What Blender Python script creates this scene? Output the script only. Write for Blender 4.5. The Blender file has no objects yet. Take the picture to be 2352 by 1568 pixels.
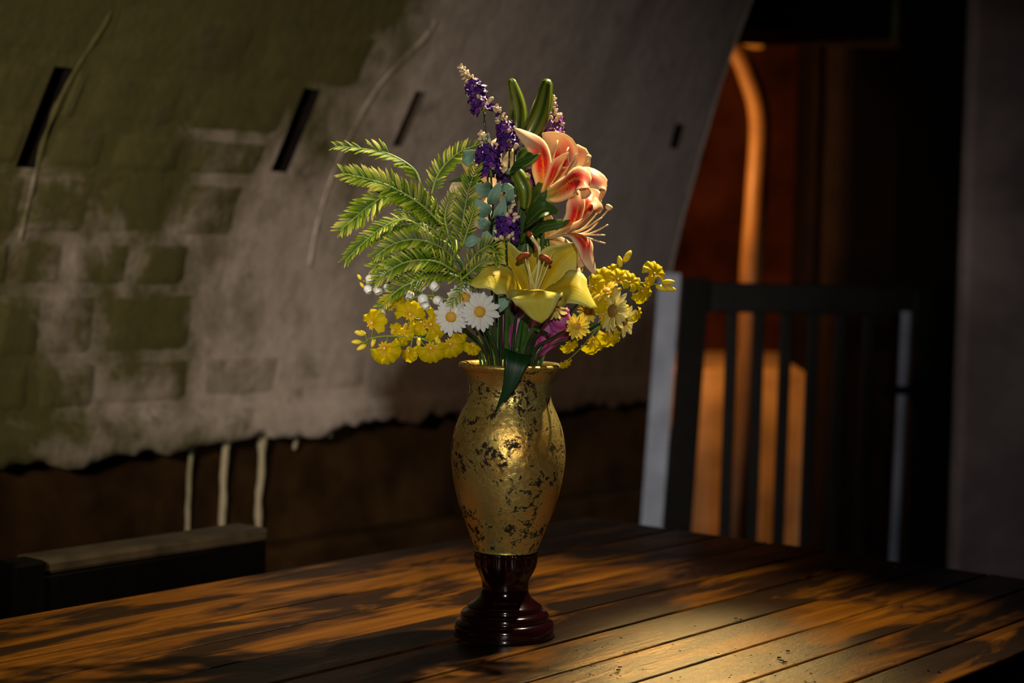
import bpy, math, random
from mathutils import Vector, Matrix, noise
random.seed(11)
RND = random.random
def rr(a, b): return a + (b - a) * RND()
SC = bpy.context.scene
COL = SC.collection
PI = math.pi

# ------------------------------------------------------------------ camera
F = 4100.0                      # focal length in pixels of a 2352 x 1568 frame
PITCH, ROLL = math.radians(3.15), math.radians(1.3)
FW = Vector((0, math.cos(PITCH), -math.sin(PITCH)))
_r0 = Vector((1, 0, 0)); _u0 = _r0.cross(FW)
RT = math.cos(ROLL) * _r0 + math.sin(ROLL) * _u0
UP = -math.sin(ROLL) * _r0 + math.cos(ROLL) * _u0
CAM = Vector((0, 0, 1.271))
cd = bpy.data.cameras.new('camera'); cam = bpy.data.objects.new('camera', cd); COL.objects.link(cam)
cd.sensor_width = 36.0; cd.lens = F * 36.0 / 2352.0
cd.clip_start = 0.05; cd.clip_end = 60
m3 = Matrix((RT, UP, -FW)).transposed()
cam.matrix_world = Matrix.Translation(CAM) @ m3.to_4x4()
cd.dof.use_dof = True; cd.dof.focus_distance = 2.30; cd.dof.aperture_fstop = 3.4
cd.dof.aperture_blades = 0
SC.camera = cam

# ------------------------------------------------------------------ light
w = bpy.data.worlds.new('world'); SC.world = w; w.use_nodes = True
w.node_tree.nodes['Background'].inputs[0].default_value = (0.75, 0.72, 0.65, 1)
w.node_tree.nodes['Background'].inputs[1].default_value = 0.002
SC.view_settings.view_transform = 'Standard'; SC.view_settings.look = 'None'
SC.view_settings.exposure = 0.0; SC.view_settings.gamma = 1.0
SC.view_settings.use_curve_mapping = False

def spot(name, loc, aim, watts, color, deg, blend, radius):
    l = bpy.data.lights.new(name, 'SPOT'); o = bpy.data.objects.new(name, l); COL.objects.link(o)
    l.energy = watts; l.color = color; l.spot_size = math.radians(deg); l.spot_blend = blend
    l.shadow_soft_size = radius
    o.location = loc
    o.rotation_euler = (Vector(aim) - Vector(loc)).to_track_quat('-Z', 'Y').to_euler()
    return o
def point(name, loc, watts, color, radius):
    l = bpy.data.lights.new(name, 'POINT'); o = bpy.data.objects.new(name, l); COL.objects.link(o)
    l.energy = watts; l.color = color; l.shadow_soft_size = radius; o.location = loc
    return o
KEY = spot('vault_spotlight', (0.68, 2.92, 2.82), (0.10, 2.27, 1.00), 520, (1.0, 0.82, 0.50), 46, 0.75, 0.03)
BACK = spot('table_glare_spot', (0.56, 4.75, 2.05), (0.27, 2.06, 0.75), 150, (1.0, 0.62, 0.20), 11, 1.0, 0.04)  # added unseen spot that makes the glare on the table front
WASH = spot('wall_wash_spot', (-1.15, 0.1, 1.75), (-0.34, 4.2, 1.14), 460, (1.0, 0.88, 0.76), 34, 1.0, 0.15)  # added unseen spot for the pool of light on the vault wall
FILL = spot('camera_side_lamp', (0.06, -0.5, 1.62), (0.0, 2.36, 1.00), 130, (1.0, 0.96, 0.88), 22, 0.9, 0.035)
PASS = spot('passage_lamp', (0.40, 6.25, 1.55), (1.40, 6.85, 1.30), 40, (1.0, 0.44, 0.11), 132, 0.35, 0.06)
SIDE = spot('gate_fill_spot', (-2.2, 1.6, 1.8), (0.90, 5.1, 0.95), 66, (0.78, 0.84, 1.0), 32, 0.9, 0.25)  # added unseen spot that brightens the gate post and pillar

# ------------------------------------------------------------------ helpers
def ray(x, y): return FW + RT * ((x - 1176) / F) - UP * ((y - 784) / F)
VY = 2.355                                   # the vase stands in this vertical plane
def P(x, y, dd=0.0):
    d = ray(x, y); return CAM + d * ((VY + dd) / d.y)
def PY(x, y, Y):
    d = ray(x, y); return CAM + d * (Y / d.y)
def V(a, b, c): return (RT * a + UP * b - FW * c)
PX = 2.355 / F
AN = math.radians(51)
UH = Vector((math.cos(AN), math.sin(AN), 0)); NH = Vector((math.sin(AN), -math.cos(AN), 0)); ZH = Vector((0, 0, 1))
def TB(U, N, z): return UH * U + NH * N + ZH * z
def on_n(x, y, nv):
    d = ray(x, y); p = CAM + d * (nv / d.dot(NH)); return p.dot(UH), p.z
def N3(x, y=0.0, z=0.0): return noise.noise(Vector((x, y, z)))

WM = {}
def tag(o, label=None, cat=None, group=None, kind=None):
    if label: o['label'] = label
    if cat: o['category'] = cat
    if group: o['group'] = group
    if kind: o['kind'] = kind
    return o
def put(o, parent, M):
    o.parent = parent
    o.matrix_local = (WM[parent].inverted() @ M) if parent else M
    WM[o] = M
    return o
def thing(name, loc, label, cat, group=None):
    o = bpy.data.objects.new(name, None); o.empty_display_size = 0.03; COL.objects.link(o)
    put(o, None, Matrix.Translation(loc)); tag(o, label, cat, group)
    return o
def mesh(name, verts, faces, mat, uv=None, smooth=True):
    me = bpy.data.meshes.new(name); me.from_pydata([tuple(v) for v in verts], [], faces); me.update()
    if uv:
        l = me.uv_layers.new(name='uv')
        for lp in me.loops: l.data[lp.index].uv = uv[lp.vertex_index]
    if smooth: me.polygons.foreach_set('use_smooth', [True] * len(me.polygons))
    mats = mat if isinstance(mat, (list, tuple)) else [mat]
    for m in mats: me.materials.append(m)
    return me
def inst(name, me, parent, M):
    o = bpy.data.objects.new(name, me); COL.objects.link(o); return put(o, parent, M)
def mk(name, geo, mat, parent=None, thick=0, smooth=True, origin=None):
    """world-space geometry (verts, faces[, uv]) as one mesh object"""
    v, f = geo[0], geo[1]; uv = geo[2] if len(geo) > 2 else None
    M = WM[parent] if parent else Matrix.Translation(origin if origin is not None else (0, 0, 0))
    Mi = M.inverted()
    o = inst(name, mesh(name, [Mi @ Vector(p) for p in v], f, mat, uv, smooth), parent, M)
    if thick:
        s = o.modifiers.new('thickness', 'SOLIDIFY'); s.thickness = thick; s.offset = 0
    return o
def join(*gs):
    v, f = [], []; uv = []
    for g in gs:
        k = len(v); v += list(g[0]); f += [tuple(i + k for i in q) for q in g[1]]
        uv += (g[2] if len(g) > 2 else [(0, 0)] * len(g[0]))
    return v, f, uv
def catmull(pts, n):
    pts = [Vector(p) for p in pts]
    q = [pts[0] * 2 - pts[1]] + pts + [pts[-1] * 2 - pts[-2]]
    out = []; segs = len(pts) - 1
    for i in range(n + 1):
        t = i / n * segs; k = min(int(t), segs - 1); t -= k
        a, b, c, d = q[k:k + 4]
        out.append(0.5 * ((2 * b) + (c - a) * t + (2 * a - 5 * b + 4 * c - d) * t * t + (3 * b - a - 3 * c + d) * t ** 3))
    return out
def tube(pts, r, n=7, m=None, sq=1.0):
    c = catmull(pts, m or max(2, 4 * (len(pts) - 1))); k = len(c)
    rad = r if callable(r) else ((lambda t: r) if not isinstance(r, (list, tuple)) else (lambda t: r[0] + (r[1] - r[0]) * t))
    v, f, uv = [], [], []; s = None
    for i, p in enumerate(c):
        T = (c[min(i + 1, k - 1)] - c[max(i - 1, 0)]).normalized()
        if s is None: s = T.orthogonal().normalized()
        s = (s - T * s.dot(T)).normalized(); b = T.cross(s)
        R = rad(i / (k - 1))
        for j in range(n):
            a = 2 * PI * j / n; v.append(p + s * (R * math.cos(a)) + b * (R * sq * math.sin(a))); uv.append((i / (k - 1), j / n))
    for i in range(k - 1):
        for j in range(n):
            a, b = i * n + j, i * n + (j + 1) % n; f.append((a, b, b + n, a + n))
    f.append(tuple(range(n))[::-1]); f.append(tuple((k - 1) * n + j for j in range(n)))
    return v, f, uv
def lathe(prof, n=32, mod=None, axis=None, org=Vector((0, 0, 0))):
    v, f, uv = [], [], []
    for i, (r, z) in enumerate(prof):
        for j in range(n):
            a = 2 * PI * j / n; R = r * (mod(a, i) if mod else 1)
            v.append(org + Vector((R * math.cos(a), R * math.sin(a), z))); uv.append((i / len(prof), j / n))
    for i in range(len(prof) - 1):
        for j in range(n):
            a, b = i * n + j, i * n + (j + 1) % n; f.append((a, b, b + n, a + n))
    f.append(tuple(range(n))[::-1]); f.append(tuple((len(prof) - 1) * n + j for j in range(n)))
    return v, f, uv
def hexa(c8):
    return c8, [(0, 3, 2, 1), (4, 5, 6, 7), (0, 1, 5, 4), (1, 2, 6, 5), (2, 3, 7, 6), (3, 0, 4, 7)]
def ubox(U0, U1, N0, N1, z0, z1):            # box aligned with the vault
    return hexa([TB(U0, N0, z0), TB(U1, N0, z0), TB(U1, N1, z0), TB(U0, N1, z0), TB(U0, N0, z1), TB(U1, N0, z1), TB(U1, N1, z1), TB(U0, N1, z1)])
def box(x0, x1, y0, y1, z0, z1):
    return hexa([Vector(p) for p in ((x0, y0, z0), (x1, y0, z0), (x1, y1, z0), (x0, y1, z0), (x0, y0, z1), (x1, y0, z1), (x1, y1, z1), (x0, y1, z1))])
def bevel(o, wd, seg=2):
    b = o.modifiers.new('bevel', 'BEVEL'); b.width = wd; b.segments = seg; b.limit_method = 'ANGLE'; return o
PROF = {
 'lily': lambda t: 0.16 * (1 - t) + math.sin(PI * t ** 1.12) ** 0.66 if 0 < t < 1 else (0.16 if t <= 0 else 0.02),
 'leaf': lambda t: max(0.03, math.sin(PI * t ** 0.75) ** 0.9) if t < 1 else 0.02,
 'blunt': lambda t: (0.35 + 0.65 * math.sin(PI * 0.5 * min(1, t * 1.5))) * math.sqrt(max(0.02, 1 - t ** 5)),
 'tri': lambda t: max(0.03, (1 - t) ** 0.9) * (0.85 + 0.5 * min(t, .3)),
}
def petal(pts, W, side, cup=0.2, ruf=0.0, rn=2.5, nu=12, nv=4, prof='lily', ph=0.0, twist=0.0):
    c = catmull(pts, nu); pf = PROF[prof]; v, f, uv = [], [], []
    side = Vector(side)
    for i, p in enumerate(c):
        t = i / nu
        T = (c[min(i + 1, nu)] - c[max(i - 1, 0)]).normalized()
        S = (side - T * side.dot(T))
        if S.length < 1e-5: S = T.orthogonal()
        S.normalize(); N = S.cross(T)
        if twist:
            a = twist * t; S, N = S * math.cos(a) + N * math.sin(a), N * math.cos(a) - S * math.sin(a)
        wd = W * pf(t)
        for j in range(-nv, nv + 1):
            s = j / nv
            z = cup * wd * (abs(s) ** 1.6) + ruf * W * s * s * math.sin(rn * 2 * PI * t + ph + (1.9 if s > 0 else 0)) * math.sin(PI * min(1, t * 1.1))
            v.append(p + S * (wd * s) + N * z); uv.append((t, 0.5 + 0.5 * s))
    k = 2 * nv + 1
    for i in range(nu):
        for j in range(k - 1):
            a = i * k + j; f.append((a, a + 1, a + 1 + k, a + k))
    return v, f, uv
def frame(org, z, roll=0.0):
    z = Vector(z).normalized(); x = UP.cross(z)
    if x.length < 1e-3: x = RT.copy()
    x.normalize(); y = z.cross(x)
    M = Matrix((x, y, z)).transposed().to_4x4()
    return Matrix.Translation(org) @ M @ Matrix.Rotation(roll, 4, 'Z')

# ------------------------------------------------------------------ materials
class NT:
    def __init__(s, name):
        s.m = bpy.data.materials.new(name); s.m.use_nodes = True; s.t = s.m.node_tree; s.t.nodes.clear()
        s.out = s.n('ShaderNodeOutputMaterial')
    def n(s, typ, **k):
        o = s.t.nodes.new(typ)
        for a, b in k.items(): setattr(o, a, b)
        return o
    def l(s, a, b): s.t.links.new(a, b)
    def set(s, sock, v):
        if hasattr(v, 'is_output') or isinstance(v, bpy.types.NodeSocket): s.l(v, sock)
        elif isinstance(v, (tuple, list)): sock.default_value = (*v, 1) if len(v) == 3 and len(sock.default_value) == 4 else v
        else: sock.default_value = v
    def coord(s, kind='Object', scale=(1, 1, 1), rot=(0, 0, 0), loc=(0, 0, 0)):
        c = s.n('ShaderNodeTexCoord'); m = s.n('ShaderNodeMapping')
        m.inputs['Scale'].default_value = scale; m.inputs['Rotation'].default_value = rot; m.inputs['Location'].default_value = loc
        s.l(c.outputs[kind], m.inputs[0]); return m.outputs[0]
    def noise(s, vec, scale, detail=4, rough=0.55, dist=0.0):
        o = s.n('ShaderNodeTexNoise'); s.l(vec, o.inputs['Vector'])
        o.inputs['Scale'].default_value = scale; o.inputs['Detail'].default_value = detail
        o.inputs['Roughness'].default_value = rough; o.inputs['Distortion'].default_value = dist
        return o.outputs['Fac']
    def ramp(s, fac, *stops):
        o = s.n('ShaderNodeValToRGB'); e = o.color_ramp.elements
        while len(e) < len(stops): e.new(0.5)
        for q, (p, c) in zip(e, stops):
            q.position = p; q.color = (*c, 1) if isinstance(c, (tuple, list)) else (c, c, c, 1)
        s.l(fac, o.inputs[0]); return o.outputs[0]
    def mix(s, fac, a, b, mode='MIX'):
        o = s.n('ShaderNodeMix', data_type='RGBA', blend_type=mode)
        s.set(o.inputs[0], fac); s.set(o.inputs[6], a); s.set(o.inputs[7], b); return o.outputs[2]
    def math(s, op, a, b=0.0, clamp=False):
        o = s.n('ShaderNodeMath', operation=op, use_clamp=clamp); s.set(o.inputs[0], a); s.set(o.inputs[1], b); return o.outputs[0]
    def bump(s, h, strength=0.3, dist=0.01):
        o = s.n('ShaderNodeBump'); o.inputs['Strength'].default_value = strength; o.inputs['Distance'].default_value = dist
        s.l(h, o.inputs['Height']); return o.outputs[0]
    def bsdf(s, color, rough=0.5, metal=0.0, spec=0.5, normal=None, coat=0.0, coatr=0.1, sheen=0):
        b = s.n('ShaderNodeBsdfPrincipled')
        s.set(b.inputs['Base Color'], color); s.set(b.inputs['Roughness'], rough); s.set(b.inputs['Metallic'], metal)
        s.set(b.inputs['Specular IOR Level'], spec); s.set(b.inputs['Coat Weight'], coat); s.set(b.inputs['Coat Roughness'], coatr)
        if normal: s.l(normal, b.inputs['Normal'])
        return b.outputs[0]
    def done(s, sh):
        s.l(sh, s.out.inputs[0]); return s.m
    def leafy(s, color, rough, trans, spec=0.25, normal=None):
        b = s.bsdf(color, rough, 0, spec, normal); t = s.n('ShaderNodeBsdfTranslucent'); s.set(t.inputs[0], color)
        x = s.n('ShaderNodeMixShader'); x.inputs[0].default_value = trans; s.l(b, x.inputs[1]); s.l(t.outputs[0], x.inputs[2])
        return s.done(x.outputs[0])
    def uv(s):
        c = s.n('ShaderNodeTexCoord'); x = s.n('ShaderNodeSeparateXYZ'); s.l(c.outputs['UV'], x.inputs[0])
        edge = s.math('MULTIPLY', s.math('ABSOLUTE', s.math('SUBTRACT', x.outputs[1], 0.5)), 2.0)
        return x.outputs[0], edge, c.outputs['UV']
M = {}
def flat(name, col, rough=0.5, metal=0, spec=0.35, var=0.25, scale=60, coat=0.0, bump=0.0):
    t = NT(name); v = t.coord(); f = t.noise(v, scale, 3)
    dark = tuple(c * (1 - var) for c in col); lite = tuple(min(1, c * (1 + var)) for c in col)
    nm = t.bump(f, bump, 0.003) if bump else None
    M[name] = t.done(t.bsdf(t.ramp(f, (0.3, dark), (0.7, lite)), rough, metal, spec, nm, coat)); return M[name]
def petalmat(name, base, tip, edge, mid=None, rough=0.45, trans=0.3, midw=0.25, vein=0.12):
    t = NT(name); u, e, uvv = t.uv()
    c = t.mix(t.ramp(u, (0.15, 0.0), (0.85, 1.0)), base, tip)
    c = t.mix(t.ramp(e, (0.55, 0.0), (1.0, 1.0)), c, edge)
    if mid: c = t.mix(t.math('MULTIPLY', t.ramp(e, (0.0, 1.0), (midw, 0.0)), t.ramp(u, (0.5, 1.0), (0.95, 0.0))), c, mid)
    mp = t.n('ShaderNodeMapping'); mp.inputs['Scale'].default_value = (1.2, 26, 1); t.l(uvv, mp.inputs[0])
    vn = t.noise(mp.outputs[0], 1.0, 2)
    c = t.mix(vein, c, t.mix(1.0, c, t.ramp(vn, (0.3, 0.25), (0.7, 1.0)), 'MULTIPLY'))
    M[name] = t.leafy(c, rough, trans, 0.11, t.bump(vn, 0.25, 0.0012)); return M[name]
petalmat('yellow_lily', (0.60, 0.43, 0.012), (0.64, 0.56, 0.075), (0.70, 0.65, 0.19), (0.58, 0.34, 0.005), trans=0.22, vein=0.25)
petalmat('cream_petal', (0.80, 0.62, 0.38), (0.84, 0.66, 0.42), (0.86, 0.74, 0.52), (0.7, 0.5, 0.2), trans=0.3)
petalmat('magenta_petal', (0.42, 0.01, 0.20), (0.40, 0.01, 0.16), (0.62, 0.20, 0.50), (0.70, 0.34, 0.62), trans=0.3, midw=0.6, vein=0.4)
petalmat('daisy_white', (0.80, 0.78, 0.66), (0.84, 0.84, 0.82), (0.80, 0.82, 0.82), trans=0.25, vein=0.5)
petalmat('daisy_yellow', (0.78, 0.62, 0.10), (0.86, 0.76, 0.28), (0.84, 0.74, 0.34), trans=0.25, vein=0.4)
petalmat('daisy_gold', (0.80, 0.50, 0.03), (0.84, 0.62, 0.06), (0.84, 0.66, 0.10), trans=0.25, vein=0.3)
petalmat('orchid_lip', (0.60, 0.37, 0.001), (0.64, 0.50, 0.002), (0.68, 0.55, 0.004), trans=0.3, rough=0.35, vein=0.3)
petalmat('orchid_sepal', (0.55, 0.28, 0.01), (0.76, 0.48, 0.01), (0.78, 0.50, 0.02), trans=0.2)
petalmat('green_leaf', (0.035, 0.085, 0.012), (0.06, 0.12, 0.018), (0.06, 0.13, 0.02), (0.16, 0.22, 0.04), rough=0.35, trans=0.15, midw=0.12, vein=0.6)
petalmat('dark_leaf', (0.006, 0.030, 0.008), (0.008, 0.034, 0.010), (0.008, 0.036, 0.010), (0.014, 0.05, 0.014), rough=0.32, trans=0.05, midw=0.08, vein=0.2)
petalmat('teal_leaf', (0.16, 0.29, 0.20), (0.20, 0.33, 0.25), (0.24, 0.36, 0.27), (0.3, 0.42, 0.26), rough=0.5, trans=0.15, midw=0.1)
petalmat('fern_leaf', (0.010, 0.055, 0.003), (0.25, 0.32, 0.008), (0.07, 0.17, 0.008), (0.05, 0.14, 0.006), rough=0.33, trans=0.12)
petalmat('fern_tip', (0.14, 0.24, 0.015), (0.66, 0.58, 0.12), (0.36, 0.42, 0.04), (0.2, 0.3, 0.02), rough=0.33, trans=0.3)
petalmat('bud_green', (0.05, 0.12, 0.012), (0.10, 0.17, 0.018), (0.10, 0.17, 0.018), rough=0.25, trans=0.0)
def m_pink():
    t = NT('pink_lily'); u, e, uvv = t.uv()
    c = t.mix(t.ramp(u, (0.10, 0.0), (0.42, 1.0)), (0.46, 0.50, 0.12), (0.72, 0.030, 0.034))
    c = t.mix(t.math('MULTIPLY', t.ramp(e, (0.0, 1.0), (0.16, 0.0)), t.ramp(u, (0.45, 1.0), (0.8, 0.0))), c, (0.80, 0.36, 0.04))
    pale = t.math('MAXIMUM', t.ramp(e, (0.40, 0.0), (0.82, 1.0)), t.ramp(u, (0.58, 0.0), (0.82, 1.0)))
    c = t.mix(pale, c, (0.86, 0.62, 0.36))
    mp = t.n('ShaderNodeMapping'); mp.inputs['Scale'].default_value = (26, 13, 1); t.l(uvv, mp.inputs[0])
    vo = t.n('ShaderNodeTexVoronoi'); vo.inputs['Scale'].default_value = 1.0; t.l(mp.outputs[0], vo.inputs['Vector'])
    sp = t.math('MULTIPLY', t.ramp(vo.outputs['Distance'], (0.20, 1.0), (0.30, 0.0)),
                t.math('MULTIPLY', t.ramp(u, (0.2, 0.0), (0.3, 1.0), (0.52, 1.0), (0.62, 0.0)), t.ramp(e, (0.35, 1.0), (0.7, 0.0))))
    c = t.mix(sp, c, (0.16, 0.004, 0.02))
    M['pink_lily'] = t.leafy(c, 0.42, 0.35)
m_pink()
flat('stem', (0.035, 0.085, 0.015), 0.3, var=0.4, scale=40, coat=0.3)
flat('stem_dark', (0.014, 0.030, 0.010), 0.28, var=0.4, scale=40, coat=0.4)
flat('stem_yellow', (0.20, 0.26, 0.03), 0.4, var=0.3, scale=40)
flat('purple_floret', (0.055, 0.010, 0.15), 0.5, var=0.6, scale=90)
flat('violet_floret', (0.15, 0.03, 0.22), 0.5, var=0.5, scale=90)
flat('cream_bud', (0.66, 0.50, 0.33), 0.55, var=0.2, scale=80)
flat('white_bell', (0.72, 0.71, 0.66), 0.35, var=0.1, scale=80)
flat('yellow_bud', (0.70, 0.52, 0.03), 0.4, var=0.25, scale=80)
flat('pale_knob', (0.74, 0.70, 0.34), 0.35, var=0.15, scale=80)
flat('gold_disc', (0.50, 0.27, 0.025), 0.6, var=0.5, scale=260)
flat('brown_disc', (0.22, 0.12, 0.02), 0.6, var=0.5, scale=260)
flat('anther', (0.26, 0.05, 0.006), 0.6, var=0.4, scale=200, bump=0.4)
flat('filament', (0.62, 0.58, 0.26), 0.4, var=0.15)
flat('filament_peach', (0.78, 0.54, 0.26), 0.4, var=0.15)

def m_bud_stripe():
    t = NT('lily_bud'); c = t.n('ShaderNodeTexCoord'); x = t.n('ShaderNodeSeparateXYZ'); t.l(c.outputs['UV'], x.inputs[0])
    s = t.math('ABSOLUTE', t.math('SINE', t.math('MULTIPLY', x.outputs[1], PI * 6)))
    col = t.mix(t.ramp(s, (0.3, 0.0), (0.9, 1.0)), (0.030, 0.075, 0.008), (0.17, 0.20, 0.018))
    M['lily_bud'] = t.done(t.bsdf(col, 0.28, 0, 0.5, None, 0.3))
m_bud_stripe()

def m_vase():
    t = NT('gold_leaf'); v = t.coord()
    big = t.noise(v, 13, 2, 0.5); fine = t.noise(v, 130, 5, 0.72, 0.5); patch = t.noise(v, 24, 6, 0.7, 0.6)
    gold = t.mix(t.ramp(big, (0.40, 0.0), (0.64, 1.0)), (0.58, 0.46, 0.135), (0.58, 0.32, 0.065))
    wear = t.math('MULTIPLY', t.ramp(patch, (0.49, 0.0), (0.55, 1.0)), t.ramp(fine, (0.44, 0.0), (0.52, 1.0)))
    col = t.mix(wear, gold, (0.018, 0.010, 0.004))
    rg = t.math('ADD', t.math('MULTIPLY', fine, 0.28), 0.17)
    rg = t.math('ADD', rg, t.math('MULTIPLY', wear, 0.3))
    mt = t.math('SUBTRACT', 0.82, t.math('MULTIPLY', wear, 0.7))
    M['gold_leaf'] = t.done(t.bsdf(col, rg, mt, 0.2, t.bump(fine, 0.45, 0.0018), 0.0))
m_vase()
flat('foot_lacquer', (0.006, 0.0010, 0.0016), 0.10, var=0.3, scale=12, coat=0.15, spec=0.45)

def m_wood():
    t = NT('table_wood'); info = t.n('ShaderNodeObjectInfo')
    c = t.n('ShaderNodeTexCoord'); add = t.n('ShaderNodeVectorMath', operation='ADD')
    sh = t.n('ShaderNodeVectorMath', operation='SCALE'); sh.inputs[0].default_value = (7.3, 3.1, 5.7); t.l(info.outputs['Random'], sh.inputs['Scale'])
    t.l(c.outputs['Object'], add.inputs[0]); t.l(sh.outputs[0], add.inputs[1])
    rt = t.n('ShaderNodeMapping', vector_type='TEXTURE'); rt.inputs['Rotation'].default_value = (0, 0, AN); t.l(add.outputs[0], rt.inputs[0])
    def mp(sx, sy):
        m = t.n('ShaderNodeMapping'); m.inputs['Scale'].default_value = (sx, sy, 1); t.l(rt.outputs[0], m.inputs[0]); return m.outputs[0]
    grain = t.noise(mp(2.0, 46), 1.0, 6, 0.6, 0.6); stain = t.noise(mp(3.6, 13), 1.0, 4, 0.6, 0.5); fine = t.noise(mp(60, 160), 1.0, 4, 0.7)
    col = t.ramp(grain, (0.25, (0.030, 0.0090, 0.0005)), (0.50, (0.080, 0.027, 0.0014)), (0.75, (0.135, 0.050, 0.0030)))
    dk = t.ramp(stain, (0.42, 0.0), (0.55, 1.0))
    col = t.mix(t.math('MULTIPLY', dk, 0.93), col, (0.0040, 0.0016, 0.0006))
    tone = t.math('ADD', t.math('MULTIPLY', info.outputs['Random'], 0.5), 0.68)
    hs = t.n('ShaderNodeHueSaturation'); t.l(tone, hs.inputs['Value']); t.l(col, hs.inputs['Color'])
    h = t.math('ADD', t.math('MULTIPLY', grain, 0.6), t.math('MULTIPLY', fine, 0.5))
    M['table_wood'] = t.done(t.bsdf(hs.outputs[0], t.math('ADD', t.math('MULTIPLY', stain, 0.25), 0.20), 0, 0.12, t.bump(h, 0.6, 0.0030), 0.0))
m_wood()
flat('bench_wood', (0.0022, 0.0013, 0.001), 0.6, spec=0.06, var=0.4, scale=20)
flat('bench_top_lit', (0.05, 0.035, 0.018), 0.42, var=0.4, scale=20)  # lighter copy of the bench wood, light on the top rail painted in

def m_plaster(name, moss_lo, moss_hi, left=0.20, pale=(0.42, 0.335, 0.26), moss=(0.082, 0.070, 0.019)):
    t = NT(name); v = t.coord()
    a = t.noise(v, 2.6, 8, 0.68, 0.3); b = t.noise(v, 9, 5, 0.65); s = t.noise(v, 34, 4, 0.6); c2 = t.noise(v, 3.3, 6, 0.65)
    x = t.n('ShaderNodeSeparateXYZ'); t.l(v, x.inputs[0]); z = x.outputs[2]
    uu = t.math('ADD', t.math('MULTIPLY', x.outputs[0], math.cos(AN)), t.math('MULTIPLY', x.outputs[1], math.sin(AN)))
    grey = t.mix(t.ramp(t.math('MULTIPLY', t.math('SUBTRACT', uu, 2.9), 0.9, True), (0.0, 0.0), (1.0, 1.0)), pale, (0.27, 0.23, 0.215))
    # moss grows thick on the left blocks and high up, thin on the patched plaster further right
    bias = t.math('MULTIPLY', t.math('SUBTRACT', 2.75, uu), left)
    bias = t.math('ADD', bias, t.math('MULTIPLY', t.math('MAXIMUM', t.math('SUBTRACT', z, 1.38), 0.0), t.math('MULTIPLY', t.math('SUBTRACT', 4.2, uu), 0.48, True)))
    m = t.ramp(t.math('ADD', a, bias), (moss_lo, 0.0), (moss_hi, 1.0))
    col = t.mix(m, grey, moss)
    dirt = t.ramp(b, (0.60, 0.0), (0.72, 1.0))
    col = t.mix(t.math('MULTIPLY', dirt, 0.55), col, (0.055, 0.040, 0.028))
    # brown shade painted into the plaster low on the wall towards the gate
    low_shade = t.math('MULTIPLY', t.math('MULTIPLY', t.math('SUBTRACT', uu, 3.02), 3.2, True), t.math('MULTIPLY', t.math('SUBTRACT', 1.30, z), 2.6, True))
    low_shade = t.ramp(t.math('ADD', low_shade, t.math('MULTIPLY', t.math('SUBTRACT', c2, 0.5), 0.9)), (0.38, 0.0), (0.78, 1.0))
    col = t.mix(t.math('MULTIPLY', low_shade, 0.92), col, (0.070, 0.032, 0.010))
    col = t.mix(0.35, col, t.mix(1.0, col, t.ramp(s, (0.3, 0.45), (0.7, 1.0)), 'MULTIPLY'))
    h = t.math('ADD', b, t.math('MULTIPLY', s, 0.4))
    M[name] = t.done(t.bsdf(col, 0.85, 0, 0.2, t.bump(h, 0.45, 0.012)))
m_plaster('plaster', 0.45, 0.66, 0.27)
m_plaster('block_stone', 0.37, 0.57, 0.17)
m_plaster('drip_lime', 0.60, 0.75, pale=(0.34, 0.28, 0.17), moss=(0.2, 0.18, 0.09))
flat('dado', (0.030, 0.014, 0.004), 0.7, var=0.6, scale=7, bump=0.5, spec=0.08)
flat('near_black', (0.006, 0.004, 0.003), 0.95, var=0.4, scale=20, spec=0.08)  # near-black colour of the slot recesses and the latch
flat('floor_stone', (0.05, 0.037, 0.025), 0.75, var=0.5, scale=4, bump=0.5, spec=0.08)
flat('red_rock', (0.055, 0.016, 0.008), 0.9, var=0.6, scale=3.5, bump=0.8, spec=0.08)
flat('dark_rock', (0.005, 0.0025, 0.002), 0.9, var=0.6, scale=4, bump=0.8, spec=0.08)
flat('clay_ledge', (0.55, 0.34, 0.17), 0.85, var=0.3, scale=5, bump=0.4)
flat('pillar_plaster', (0.42, 0.31, 0.26), 0.85, var=0.3, scale=6, bump=0.3)
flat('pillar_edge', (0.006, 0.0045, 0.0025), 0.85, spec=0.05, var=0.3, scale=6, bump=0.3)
flat('gate_paint', (0.007, 0.006, 0.005), 0.5, spec=0.10, var=0.25, scale=9)
flat('galv_and_lit_edge', (0.26, 0.28, 0.33), 0.5, metal=0.15, var=0.2, scale=9)  # grey of the drop bolt; on the post it paints the lit side
flat('pipe_paint', (0.15, 0.075, 0.028), 0.5, var=0.2, scale=9)
flat('cap_paint', (0.22, 0.13, 0.035), 0.5, var=0.2, scale=9)
flat('conduit', (0.10, 0.09, 0.03), 0.5, var=0.2, scale=9)
def m_drop():
    t = NT('water'); b = t.n('ShaderNodeBsdfPrincipled'); b.inputs['Roughness'].default_value = 0.03
    b.inputs['Transmission Weight'].default_value = 1.0; b.inputs['IOR'].default_value = 1.33
    M['water'] = t.done(b.outputs[0])
m_drop()

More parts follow.
